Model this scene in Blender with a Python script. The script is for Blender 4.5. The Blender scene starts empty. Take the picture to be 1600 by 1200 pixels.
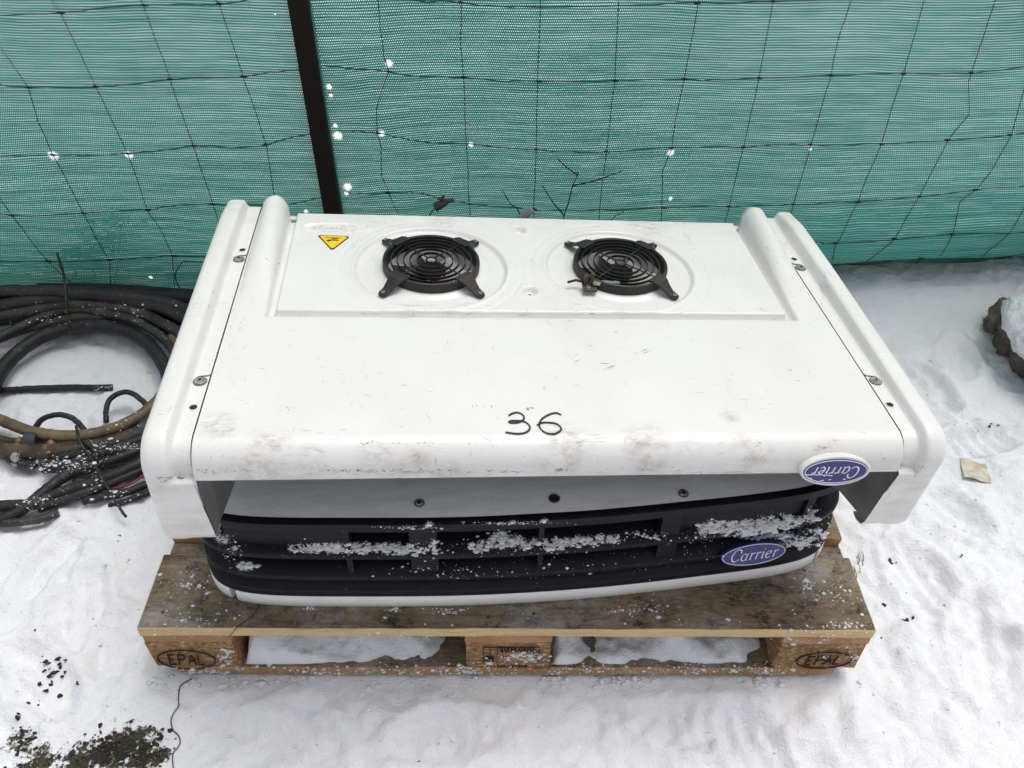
import bpy, bmesh, math, random
import numpy as np
from mathutils import Vector, Matrix
from mathutils.bvhtree import BVHTree
random.seed(7); rng = np.random.default_rng(11)
SC = bpy.context.scene; COL = SC.collection

# ------------------------------------------------------------------ camera
FPX, PITCH, ROLL, YAW = 1303.841, 0.7369136, 0.0226578, 0.0221432
CAM = np.array([-0.020604, -0.733400, 1.347401])
Fv = np.array([math.sin(YAW)*math.cos(PITCH), math.cos(YAW)*math.cos(PITCH), -math.sin(PITCH)])
R0 = np.array([math.cos(YAW), -math.sin(YAW), 0.0]); U0 = np.cross(R0, Fv)
Rv = R0*math.cos(ROLL)+U0*math.sin(ROLL); Uv = -R0*math.sin(ROLL)+U0*math.cos(ROLL)
cd = bpy.data.cameras.new('camera'); cam = bpy.data.objects.new('camera', cd); COL.objects.link(cam)
cd.sensor_width = 36; cd.lens = FPX/1600*36; cd.clip_start = 0.02; cd.clip_end = 500
cam.matrix_world = Matrix(((Rv[0], Uv[0], -Fv[0], CAM[0]), (Rv[1], Uv[1], -Fv[1], CAM[1]), (Rv[2], Uv[2], -Fv[2], CAM[2]), (0, 0, 0, 1)))
SC.camera = cam

# ------------------------------------------------------------------ sky, sun, exposure
W = bpy.data.worlds.new('World'); SC.world = W; W.use_nodes = True
wn = W.node_tree; wn.nodes.clear()
sky = wn.nodes.new('ShaderNodeTexSky'); sky.sky_type = 'NISHITA'; sky.sun_disc = False
SUN_EL, SUN_AZ = 72, 48          # degrees; azimuth measured clockwise from +Y
sky.sun_elevation = math.radians(SUN_EL); sky.sun_rotation = math.radians(SUN_AZ)
sky.air_density = 1.0; sky.dust_density = 4.0; sky.ozone_density = 1.0
hs = wn.nodes.new('ShaderNodeHueSaturation'); hs.inputs['Saturation'].default_value = 0.22
bg = wn.nodes.new('ShaderNodeBackground'); bg.inputs['Strength'].default_value = 0.14
wo = wn.nodes.new('ShaderNodeOutputWorld')
wn.links.new(sky.outputs[0], hs.inputs['Color']); wn.links.new(hs.outputs[0], bg.inputs[0]); wn.links.new(bg.outputs[0], wo.inputs[0])
sd = bpy.data.lights.new('sun', 'SUN'); sd.energy = 1.0; sd.angle = math.radians(30); sd.color = (1, .97, .93)
so = bpy.data.objects.new('sun', sd); COL.objects.link(so)
el, az = math.radians(SUN_EL), math.radians(SUN_AZ)
dirv = Vector((math.sin(az)*math.cos(el), math.cos(az)*math.cos(el), math.sin(el)))
so.rotation_euler = dirv.to_track_quat('Z', 'Y').to_euler(); so.location = (0, -3, 6)
SC.view_settings.view_transform = 'Standard'; SC.view_settings.look = 'None'
SC.view_settings.gamma = 1; SC.view_settings.use_curve_mapping = False
SC.view_settings.exposure = 0.36
SC.render.engine = 'CYCLES'
SC.cycles.transparent_max_bounces = 12

# ------------------------------------------------------------------ pixel -> place helpers (photo is 1600x1200)
def ray(u, v): return Fv + Rv*(u-800)/FPX - Uv*(v-600)/FPX
def PZ(u, v, z): d = ray(u, v); return CAM + d*(z-CAM[2])/d[2]
def PY(u, v, y): d = ray(u, v); return CAM + d*(y-CAM[1])/d[1]
def fr(axyz, t):   # a frame: rotation matrix and origin
    a, b, g = [math.radians(k) for k in axyz]
    ca, sa, cb, sb, cg, sg = math.cos(a), math.sin(a), math.cos(b), math.sin(b), math.cos(g), math.sin(g)
    return (np.array([[ca, -sa, 0], [sa, ca, 0], [0, 0, 1]])@np.array([[cb, 0, sb], [0, 1, 0], [-sb, 0, cb]])@np.array([[1, 0, 0], [0, cg, -sg], [0, sg, cg]]), np.array(t, float))
EV = fr((4.37868716, 3.30626959, -2.45727898), (0.07330211, -0.06000269, 0.565))   # evaporator: origin on its top plane
CO = fr((4.2, 0, 0), (.035, .05, 0.144))                                             # condenser: origin at its foot, front centre
def LOC(fm, u, v, ax, val):      # pixel -> local point on the local plane ax = val
    d = fm[0].T@ray(u, v); o = fm[0].T@(CAM-fm[1]); return o + d*(val-o[ax])/d[ax]

# ------------------------------------------------------------------ object helpers
def tag(o, label=None, cat=None, group=None, kind=None):
    for k, x in (('label', label), ('category', cat), ('group', group), ('kind', kind)):
        if x: o[k] = x
    return o
def empty(name, fm=None, loc=None):
    o = bpy.data.objects.new(name, None); COL.objects.link(o); o.empty_display_size = .1
    if fm is not None:
        m = Matrix([list(fm[0][i])+[fm[1][i]] for i in range(3)]+[[0, 0, 0, 1]]); o.matrix_world = m
    if loc is not None: o.location = loc
    return o
def mesh(name, V, Fc, mats, parent=None, smooth=True, idx=None, uv=None, autosmooth=None):
    me = bpy.data.meshes.new(name); me.from_pydata([tuple(map(float, p)) for p in V], [], [tuple(map(int, f)) for f in Fc])
    if not isinstance(mats, (list, tuple)): mats = [mats]
    for m in mats: me.materials.append(m)
    if idx is not None: me.polygons.foreach_set('material_index', np.array(idx, dtype=np.int32))
    if smooth: me.polygons.foreach_set('use_smooth', np.ones(len(me.polygons), dtype=bool))
    if uv is not None:
        l = me.uv_layers.new(name='UVMap'); vi = np.empty(len(me.loops), dtype=np.int32); me.loops.foreach_get('vertex_index', vi)
        l.data.foreach_set('uv', np.asarray(uv, dtype=np.float32)[vi].ravel())
    me.update()
    o = bpy.data.objects.new(name, me); COL.objects.link(o)
    if autosmooth:
        me.set_sharp_from_angle(angle=math.radians(autosmooth))
    if parent is not None: o.parent = parent
    return o
def inst(o, parent, loc=None, rot=None):
    c = o.copy(); COL.objects.link(c); c.parent = parent
    if loc is not None: c.location = loc
    if rot is not None: c.rotation_euler = rot
    return c
class MB:
    def __init__(s): s.V = []; s.F = []; s.M = []
    def add(s, V, Fc, m=0):
        n = len(s.V); s.V += [tuple(map(float, p)) for p in V]; s.F += [tuple(int(i)+n for i in f) for f in Fc]; s.M += [m]*len(Fc); return s
    def box(s, lo, hi, m=0, xf=None):
        x0, y0, z0 = lo; x1, y1, z1 = hi
        V = [(x0, y0, z0), (x1, y0, z0), (x1, y1, z0), (x0, y1, z0), (x0, y0, z1), (x1, y0, z1), (x1, y1, z1), (x0, y1, z1)]
        if xf: V = [xf(*p) for p in V]
        return s.add(V, [(0, 3, 2, 1), (4, 5, 6, 7), (0, 1, 5, 4), (1, 2, 6, 5), (2, 3, 7, 6), (3, 0, 4, 7)], m)
    def tube(s, pts, r, seg=8, closed=False, m=0, caps=True, flat=1.0):
        P = [np.array(p, float) for p in pts]; n = len(P); rs = r if hasattr(r, '__len__') else [r]*n
        T = []
        for i in range(n):
            a = P[(i-1) % n] if (closed or i > 0) else P[i]; b = P[(i+1) % n] if (closed or i < n-1) else P[i]
            t = b-a; T.append(t/(np.linalg.norm(t)+1e-12))
        up = np.array([0, 0, 1.]) if abs(T[0][2]) < .9 else np.array([0, 1., 0])
        nn = up - T[0]*(up@T[0]); nn /= np.linalg.norm(nn); V = []
        for i in range(n):
            nn = nn - T[i]*(nn@T[i]); nn /= (np.linalg.norm(nn)+1e-12); bb = np.cross(T[i], nn)
            for k in range(seg):
                a = 2*math.pi*k/seg; V.append(P[i]+nn*math.cos(a)*rs[i]*flat+bb*math.sin(a)*rs[i])
        Fc = []; m_ = n if closed else n-1
        for i in range(m_):
            j = (i+1) % n
            for k in range(seg):
                k2 = (k+1) % seg; Fc.append((i*seg+k, i*seg+k2, j*seg+k2, j*seg+k))
        if caps and not closed: Fc += [tuple(range(seg))[::-1], tuple((n-1)*seg+k for k in range(seg))]
        return s.add(V, Fc, m)
    def cyl(s, c, axis, r, h, seg=16, m=0, r2=None):
        c = np.array(c, float); a = np.array(axis, float); a /= np.linalg.norm(a)
        return s.tube([c, c+a*h], [r, r if r2 is None else r2], seg, m=m)
    def blob(s, c, r, m=0, j=.3, sub=1, sq=(1, 1, 1)):
        V0, F0 = ICO[sub]; q = rng.uniform(1-j, 1+j, len(V0))[:, None]
        V = V0*q*np.array(sq)*r + np.array(c); return s.add(V, F0, m)
    def build(s, name, mats, parent=None, smooth=True, auto=None):
        return mesh(name, s.V, s.F, mats, parent, smooth, idx=s.M, autosmooth=auto)
ICO = {}
for sub in (1, 2, 3, 4):
    bm = bmesh.new(); bmesh.ops.create_icosphere(bm, subdivisions=sub, radius=1)
    ICO[sub] = (np.array([v.co[:] for v in bm.verts]), [tuple(v.index for v in f.verts) for f in bm.faces]); bm.free()
def spline(P, n=8, closed=False):
    P = [np.array(p, float) for p in P]; N = len(P); out = []
    rngi = range(N if closed else N-1)
    for i in rngi:
        p1, p2 = P[i], P[(i+1) % N]
        p0 = P[(i-1) % N] if (closed or i > 0) else 2*p1-p2
        p3 = P[(i+2) % N] if (closed or i < N-2) else 2*p2-p1
        for k in range(n):
            t = k/n; out.append(.5*((2*p1)+(-p0+p2)*t+(2*p0-5*p1+4*p2-p3)*t*t+(-p0+3*p1-3*p2+p3)*t**3))
    if not closed: out.append(P[-1])
    return out
# vectorised value noise
_T = rng.random((256, 256))
def vn(x, y):
    xi = np.floor(x).astype(int); yi = np.floor(y).astype(int); fx = x-xi; fy = y-yi
    fx = fx*fx*(3-2*fx); fy = fy*fy*(3-2*fy); a = _T[xi & 255, yi & 255]; b = _T[(xi+1) & 255, yi & 255]; c = _T[xi & 255, (yi+1) & 255]; d = _T[(xi+1) & 255, (yi+1) & 255]
    return (a*(1-fx)+b*fx)*(1-fy)+(c*(1-fx)+d*fx)*fy - .5
def fbm(x, y, o=4, g=.5):
    s = 0; a = 1
    for i in range(o): s = s+a*vn(x*2**i+17.3*i, y*2**i+9.1*i); a *= g
    return s
def sstep(a, b, x): t = np.clip((x-a)/(b-a), 0, 1); return t*t*(3-2*t)
def grid_faces(nu, nv): 
    i = np.arange(nu-1)[:, None]*nv+np.arange(nv-1)[None, :]; i = i.ravel()
    return np.stack([i, i+nv, i+nv+1, i+1], 1)

# ------------------------------------------------------------------ node helpers
class NT:
    def __init__(s, name):
        s.m = bpy.data.materials.new(name); s.m.use_nodes = True; s.t = s.m.node_tree; s.t.nodes.clear()
        s.out = s.t.nodes.new('ShaderNodeOutputMaterial'); s.tc = s.t.nodes.new('ShaderNodeTexCoord')
    def link(s, v, sock):
        if v is None: return
        if isinstance(v, bpy.types.NodeSocket): s.t.links.new(v, sock)
        else: sock.default_value = v
    def m_(s, op, a, b=None, c=None, clamp=False):
        n = s.t.nodes.new('ShaderNodeMath'); n.operation = op; n.use_clamp = clamp
        for i, v in enumerate((a, b, c)): s.link(v, n.inputs[i])
        return n.outputs[0]
    def add(s, a, b): return s.m_('ADD', a, b)
    def mul(s, a, b): return s.m_('MULTIPLY', a, b)
    def mx(s, a, b): return s.m_('MAXIMUM', a, b)
    def rng(s, v, a, b, c=0., d=1., smooth=False):
        n = s.t.nodes.new('ShaderNodeMapRange'); n.clamp = True
        if smooth: n.interpolation_type = 'SMOOTHSTEP'
        for i, q in enumerate((v, a, b, c, d)): s.link(q, n.inputs[i])
        return n.outputs[0]
    def mapp(s, vec, scale=(1, 1, 1), loc=(0, 0, 0), rot=(0, 0, 0)):
        n = s.t.nodes.new('ShaderNodeMapping'); s.link(vec, n.inputs[0]); n.inputs['Location'].default_value = loc; n.inputs['Rotation'].default_value = rot; n.inputs['Scale'].default_value = scale
        return n.outputs[0]
    def noise(s, vec, scale, detail=4, rough=.6, dist=0, col=False):
        n = s.t.nodes.new('ShaderNodeTexNoise'); s.link(vec, n.inputs['Vector']); n.inputs['Scale'].default_value = scale; n.inputs['Detail'].default_value = detail; n.inputs['Roughness'].default_value = rough; n.inputs['Distortion'].default_value = dist
        return n.outputs[1 if col else 0]
    def voro(s, vec, scale, feat='F1'):
        n = s.t.nodes.new('ShaderNodeTexVoronoi'); n.feature = feat; s.link(vec, n.inputs['Vector']); n.inputs['Scale'].default_value = scale
        return n.outputs[0]
    def mix(s, f, a, b):
        n = s.t.nodes.new('ShaderNodeMix'); n.data_type = 'RGBA'; s.link(f, n.inputs[0])
        for v, k in ((a, 6), (b, 7)):
            if isinstance(v, tuple) and len(v) == 3: v = (*v, 1)
            s.link(v, n.inputs[k])
        return n.outputs[2]
    def sep(s, vec):
        n = s.t.nodes.new('ShaderNodeSeparateXYZ'); s.link(vec, n.inputs[0]); return n.outputs
    def comb(s, x, y, z=0.):
        n = s.t.nodes.new('ShaderNodeCombineXYZ'); s.link(x, n.inputs[0]); s.link(y, n.inputs[1]); s.link(z, n.inputs[2]); return n.outputs[0]
    def bump(s, h, strength=.3, dist=.01, normal=None):
        n = s.t.nodes.new('ShaderNodeBump'); n.inputs['Strength'].default_value = strength; n.inputs['Distance'].default_value = dist; s.link(h, n.inputs['Height'])
        if normal is not None: s.link(normal, n.inputs['Normal'])
        return n.outputs[0]
    def blobs(s, vec, L, soft=1.0):     # L of (x,y,z,r) -> 0..1 mask
        acc = None
        for (x, y, z, r) in L:
            d = s.t.nodes.new('ShaderNodeVectorMath'); d.operation = 'DISTANCE'; s.link(vec, d.inputs[0]); d.inputs[1].default_value = (x, y, z)
            q = s.rng(d.outputs['Value'], 0., r, 1., 0.)
            acc = q if acc is None else s.mx(acc, q)
        return acc
    def bsdf(s, col, rough=.5, metal=0., normal=None, spec=.5, coat=0., sss=0., sheen=0.):
        b = s.t.nodes.new('ShaderNodeBsdfPrincipled')
        if isinstance(col, tuple) and len(col) == 3: col = (*col, 1)
        s.link(col, b.inputs['Base Color']); s.link(rough, b.inputs['Roughness']); s.link(metal, b.inputs['Metallic']); s.link(spec, b.inputs['Specular IOR Level'])
        if coat: b.inputs['Coat Weight'].default_value = coat; b.inputs['Coat Roughness'].default_value = .15
        if sss: b.inputs['Subsurface Weight'].default_value = sss; b.inputs['Subsurface Radius'].default_value = (1, .9, .8); b.inputs['Subsurface Scale'].default_value = .008
        s.link(normal, b.inputs['Normal'])
        s.t.links.new(b.outputs[0], s.out.inputs[0]); return b
def simple(name, col, rough=.5, metal=0., var=.15, scale=40, bump=.1, spec=.5):
    t = NT(name); o = t.tc.outputs['Object']; n = t.noise(o, scale, 4)
    c = t.mix(t.rng(n, .3, .7), tuple(x*(1-var) for x in col), tuple(min(1, x*(1+var)) for x in col))
    t.bsdf(c, t.rng(n, .3, .7, rough*.85, min(1, rough*1.15)), metal, t.bump(n, bump, .001) if bump else None, spec); return t.m

# ------------------------------------------------------------------ materials
def epx(L, ax=2, val=0.):   # photo pixels -> evaporator local blobs
    out = []
    for u, v, r in L: p = LOC(EV, u, v, ax, val); out.append((p[0], p[1], p[2], r))
    return out
def mat_hood():
    t = NT('white_hood_plastic'); o = t.tc.outputs['Object']; xs = t.sep(o)
    n1 = t.noise(o, 9, 5, .65); n2 = t.noise(o, 60, 5, .7); n3 = t.noise(t.mapp(o, (30, 120, 60)), 3, 3)
    smu = t.blobs(o, epx([(340, 664, .035), (352, 672, .022), (232, 0, .001)])+epx([(883, 690, .05), (1012, 690, .045), (1000, 685, .035), (1080, 700, .03), (420, 690, .035), (1175, 695, .035), (1140, 650, .02), (1010, 355, .05), (690, 350, .03)]) +
                 epx([(590, 712, .035), (650, 725, .035), (490, 722, .03), (880, 722, .045), (1015, 727, .035), (400, 738, .05), (1180, 715, .04), (1300, 700, .03), (700, 742, .03)], 1, .068))
    sm = t.mul(t.rng(smu, .05, .9, 0, 1), t.rng(n2, .35, .62, .15, 1))
    # rubbed band along the front lip
    lip = t.rng(xs[2], -.012, -.045, 0, 1)
    band = t.mul(lip, t.rng(t.noise(t.mapp(o, (14, 40, 40)), 1, 5, .7), .44, .66, 0, .40))
    scr = t.noise(t.mapp(o, (8, 60, 260)), 4, 4, .7)
    sc = t.mul(t.mul(t.rng(xs[2], -.030, -.040, 0, 1), t.rng(scr, .64, .69, 0, .75)), t.rng(t.noise(o, 5, 2), .48, .58))
    # worn rear and side stains
    rear = t.mul(t.rng(xs[1], .58, .69, 0, 1), t.rng(t.noise(t.mapp(o, (1, 3, 1)), 9, 5, .7), .48, .72, 0, .35))
    fine = t.mul(t.rng(t.noise(t.mapp(o, (140, 20, 20), rot=(0, 0, .6)), 2.2, 3, .6), .665, .70, 0, .45), t.rng(n1, .47, .58))
    fine2 = t.mul(t.rng(t.noise(t.mapp(o, (25, 170, 20), rot=(0, 0, -.35)), 1.6, 3, .6), .66, .70, 0, .45), t.rng(t.noise(o, 4, 2), .46, .58))
    specks = t.rng(t.voro(o, 55), .0, .05, .5, 0)
    specks = t.mul(specks, t.rng(t.noise(o, 11, 2), .58, .66))
    c = t.mix(t.rng(n1, .3, .75), (.70, .695, .675), (.645, .64, .62))
    c = t.mix(t.mul(t.mul(sm, t.rng(t.noise(t.mapp(o, (26, 90, 26), rot=(0, 0, .25)), 1.3, 5, .75), .40, .58)), .75), c, (.27, .215, .17))
    c = t.mix(band, c, (.42, .38, .33))
    yel = t.mul(t.rng(t.noise(t.mapp(o, (1.2, .8, 1), loc=(4, 1, 0)), 3.5, 4, .6), .5, .72, 0, .35), 1.); c = t.mix(yel, c, (.60, .575, .52)); c = t.mix(rear, c, (.40, .36, .31))
    for q in (sc, fine, fine2, specks): c = t.mix(q, c, (.12, .115, .11))
    t.bsdf(c, t.add(t.rng(n1, .3, .7, .30, .42), t.mul(sm, .25)), 0., t.bump(t.add(t.mul(n2, .4), n3), .05, .002), .5)
    return t.m
def mat_plate(): return simple('grey_primed_sheet', (.16, .155, .145), .6, .1, .35, 14, .05)
def mat_black(name='black_grille_plastic'):
    t = NT(name); o = t.tc.outputs['Object']; n = t.noise(o, 25, 5, .7); st = t.noise(t.mapp(o, (2, 2, 30)), 8, 3)
    sp = t.rng(t.noise(o, 160, 3, .7), .66, .72, 0, .5)
    c = t.mix(t.rng(n, .3, .7), (.0035, .004, .006), (.0085, .009, .012)); c = t.mix(t.mul(sp, t.rng(n, .45, .6)), c, (.16, .16, .165))
    L = []
    def fb(us, v0, v1, z, r_):
        for i_, u_ in enumerate(us): p = LOC(CO, u_, v0+(v1-v0)*i_/max(1, len(us)-1)+(-1)**i_*1.2, 2, z-.144); L.append((p[0], p[1], p[2], r_))
    fb(range(484, 660, 15), 857, 857, .281, .013); fb(range(750, 960, 17), 853, 841, .281, .013); fb(range(770, 830, 20), 842, 842, .283, .015)
    fb(range(1098, 1262, 15), 828, 813, .283, .016); fb(range(1160, 1230, 18), 836, 831, .274, .012); fb(range(1232, 1315, 16), 853, 826, .232, .014); L.extend([]); fb((378, 390), 882, 886, .232, .012); fb((342, 352, 366), 838, 855, .281, .010); fb((640, 670, 800, 850), 824, 815, .3485, .012)
    fm = t.rng(t.add(t.mul(t.blobs(o, L), .42), t.mul(t.noise(o, 330, 4, .8), .9)), .66, .74); c = t.mix(fm, c, (.80, .81, .85))
    t.bsdf(c, t.rng(st, .3, .7, .42, .6), 0., t.bump(n, .06, .001), .22); return t.m
def mat_guard():
    t = NT('dusty_black_guard_plastic'); o = t.tc.outputs['Object']; n = t.noise(o, 22, 5, .7); ys = t.sep(t.tc.outputs['Object'])
    dust = t.mul(t.rng(ys[1], .03, -.08, .1, 1), t.rng(n, .38, .68))
    c = t.mix(dust, (.006, .007, .008), (.036, .027, .021)); t.bsdf(c, t.rng(n, .3, .7, .42, .7), 0., t.bump(n, .1, .001), .45); return t.m
def mat_lid():
    t = NT('frosted_lid_paint'); o = t.tc.outputs['Object']; n = t.noise(o, 7, 6, .65); f = t.noise(o, 260, 3, .7); st = t.noise(t.mapp(o, (4, 16, 4), rot=(0, 0, -.5)), 2.5, 5, .65)
    c = t.mix(t.rng(st, .35, .68), (.92, .92, .94), (.74, .735, .73)); c = t.mix(t.mul(t.rng(f, .45, .7), t.rng(n, .35, .65, .2, .9)), c, (.84, .84, .87))
    sp = t.mul(t.rng(t.noise(t.mapp(o, loc=(3, 1, 0)), 90, 4, .7), .64, .70, 0, .6), t.rng(n, .42, .6))
    c = t.mix(sp, c, (.10, .09, .08))
    t.bsdf(c, .75, 0., t.bump(t.add(f, n), .25, .003)); return t.m
def mat_snow(name='snow', dirt=None, tint=(.80, .81, .84)):
    t = NT(name); o = t.tc.outputs['Object']; n = t.noise(o, 5, 5, .6); f = t.noise(o, 55, 4, .75); g = t.noise(o, 320, 2, .8)
    c = t.mix(t.rng(n, .3, .7), tint, tuple(k*.93 for k in tint)); c = t.mix(t.rng(t.noise(o, 1.6, 3), .45, .6, 0, .5), c, (.82, .80, .825))
    specks = t.mul(t.rng(t.noise(t.mapp(o, loc=(7, 2, 1)), 48, 3, .75), .70, .74, 0, .7), t.rng(n, .48, .62)); c = t.mix(specks, c, (.12, .10, .085))
    if dirt:
        b = t.blobs(o, dirt); m = t.rng(t.add(t.mul(b, .36), t.mul(f, .8)), .57, .64); soil = t.mix(t.rng(g, .4, .6), (.018, .016, .012), (.09, .075, .045))
        gr = t.rng(t.noise(o, 30, 2), .56, .64, 0, .4); soil = t.mix(gr, soil, (.045, .055, .02)); c = t.mix(m, c, soil)
    t.bsdf(c, .8, 0., t.bump(t.add(t.mul(g, .35), f), .8, .008), .3, sss=.12); return t.m
def mat_crumb(): return mat_snow('snow_crumbs', None, (.88, .89, .92))
def mat_wood(name, ca, cb, dark, gsc=(3, 40, 40), spots=.5, frost=0., bump=.35):
    t = NT(name); o = t.tc.outputs['Object']; rnd = t.t.nodes.new('ShaderNodeObjectInfo').outputs['Random']
    ov = t.t.nodes.new('ShaderNodeVectorMath'); ov.operation = 'ADD'; t.link(o, ov.inputs[0]); t.link(t.comb(t.mul(rnd, 7.), t.mul(rnd, 3.), rnd), ov.inputs[1]); p = ov.outputs[0]
    g = t.noise(t.mapp(p, gsc), 3, 6, .7, .6); b = t.noise(p, 7, 5, .7); f = t.noise(t.mapp(p, (.35, 1, 1)), 210, 4, .8); k = t.noise(p, 32, 5, .8)
    c = t.mix(t.rng(g, .3, .7), ca, cb); c = t.mix(t.rng(g, .56, .68, 0, .55), c, dark)
    c = t.mix(t.mul(t.rng(t.add(t.mul(k, .6), t.mul(f, .4)), .50, .60), spots), c, dark)
    c = t.mix(t.mul(t.rng(b, .5, .68), spots*.7), c, tuple(q*1.6 for q in dark))
    c = t.mix(t.rng(f, .56, .64, 0, spots*.7), c, dark); c = t.mix(t.rng(f, .44, .36, 0, spots*.35), c, tuple(q*1.35 for q in ca))
    if frost:
        m = t.mul(t.rng(t.add(t.mul(t.noise(t.mapp(p, loc=(2, 5, 1)), 9, 4, .6), .5), t.mul(f, .5)), .5, .60), frost); c = t.mix(m, c, (.72, .73, .75))
    t.bsdf(c, .85, 0., t.bump(t.add(t.add(t.mul(g, .8), t.mul(f, .5)), k), bump, .004), .2); return t.m
def mat_chip():
    t = NT('pressed_chip_wood'); o = t.tc.outputs['Object']; v = t.voro(t.mapp(o, (90, 90, 190)), 1.2); f = t.noise(t.mapp(o, (1, 1, 2.4)), 90, 5, .8); n = t.noise(o, 14, 3)
    c = t.mix(t.rng(f, .43, .57), (.085, .042, .022), (.56, .36, .19)); c = t.mix(t.rng(v, .1, .5, .0, .6), c, (.34, .19, .09)); c = t.mix(t.rng(f, .60, .63, 0, .8), c, (.75, .68, .58))
    c = t.mix(t.rng(n, .5, .65, 0, .35), c, (.09, .05, .03)); t.bsdf(c, .9, 0., t.bump(t.add(f, v), .6, .005), .15); return t.m
def mat_hose(name, a, b, rib=0, frost=.2):
    t = NT(name); o = t.tc.outputs['Object']; n = t.noise(o, 18, 5, .7); f = t.noise(o, 110, 3, .8)
    c = t.mix(t.rng(n, .35, .65), a, b); c = t.mix(t.mul(t.rng(f, .60, .68, 0, frost), t.rng(n, .45, .6)), c, (.6, .6, .62))
    t.bsdf(c, .55, 0., t.bump(t.add(n, f), .2, .004), .4); return t.m
M = {}
M['hood'] = mat_hood(); M['plate'] = mat_plate(); M['black'] = mat_black(); M['guard'] = mat_guard(); M['lid'] = mat_lid()
M['white'] = simple('white_body_plastic', (.74, .74, .72), .4, 0, .06, 12, .03)
M['dark'] = simple('dark_interior', (.012, .012, .012), .8, 0, .2, 30, 0)
M['screw'] = simple('zinc_screw', (.42, .41, .39), .4, .8, .25, 200, .1)
M['blade'] = simple('grey_fan_blade', (.42, .42, .41), .45, 0, .2, 20, .05)
M['rust'] = simple('dirty_brown_metal', (.075, .05, .038), .7, .2, .4, 90, .3)
M['blue'] = simple('blue_badge_enamel', (.030, .028, .15), .3, 0, .08, 60, 0)
M['silver'] = simple('pale_badge_print', (.66, .66, .76), .4, 0, .03, 60, 0)
M['ink'] = simple('black_marker_ink', (.012, .012, .014), .45, 0, .1, 60, 0)
M['yellow'] = simple('yellow_sticker', (.80, .52, .02), .4, 0, .06, 60, 0)
M['stkblk'] = simple('sticker_black', (.03, .022, .01), .45, 0, .1, 60, 0)
M['scratch'] = simple('pale_scratch', (.75, .75, .8), .5, 0, .1, 60, 0)
M['wtop'] = mat_wood('weathered_board_face', (.29, .225, .145), (.135, .098, .06), (.024, .018, .013), (5, 34, 34), 1.0, .28, 1.0)
M['wedge'] = mat_wood('clean_sawn_board_edge', (.62, .46, .26), (.54, .38, .20), (.26, .16, .08), (3, 60, 60), .12, 0, .15)
M['worange'] = mat_wood('orange_board_end', (.34, .175, .078), (.44, .265, .125), (.10, .055, .028), (12, 12, 70), .35, .15, .3)
M['chip'] = mat_chip()
M['burn'] = simple('burnt_brand_mark', (.022, .013, .009), .9, 0, .3, 200, .1)
M['crumb'] = mat_crumb()
M['hoseb'] = mat_hose('brown_rubber_hose', (.020, .016, .011), (.085, .062, .036), frost=.35)
M['hosetan'] = mat_hose('tan_rubber_hose', (.075, .055, .032), (.17, .125, .075), frost=.3)
M['hosek'] = mat_hose('black_rubber_hose', (.007, .007, .008), (.022, .021, .021), frost=.18)
M['hoseg'] = mat_hose('grey_braided_hose', (.010, .010, .010), (.045, .044, .043), frost=.7)
M['tie'] = simple('black_cable_tie', (.012, .012, .013), .5)
M['red'] = simple('red_wire', (.22, .02, .03), .5)
M['brass'] = simple('tarnished_brass', (.20, .11, .06), .55, .4, .4, 80, .3)
M['patina'] = simple('pale_green_fitting', (.22, .36, .30), .7, 0, .2, 90, .2)
M['clamp'] = simple('blue_grey_clamp', (.04, .05, .065), .5, .3)
M['wire'] = simple('rusty_dark_wire', (.014, .013, .014), .7, .2, .3, 90, .1)
M['post'] = simple('dark_brown_post_paint', (.011, .007, .006), .75, 0, .25, 8, .05, .2)
M['twig'] = simple('dry_dark_twig', (.025, .02, .014), .9)
M['straw'] = simple('dry_straw', (.20, .16, .10), .9)
M['soil'] = simple('wet_soil_crumb', (.02, .017, .013), .9, 0, .5, 60, .3)
M['stone'] = None

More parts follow.
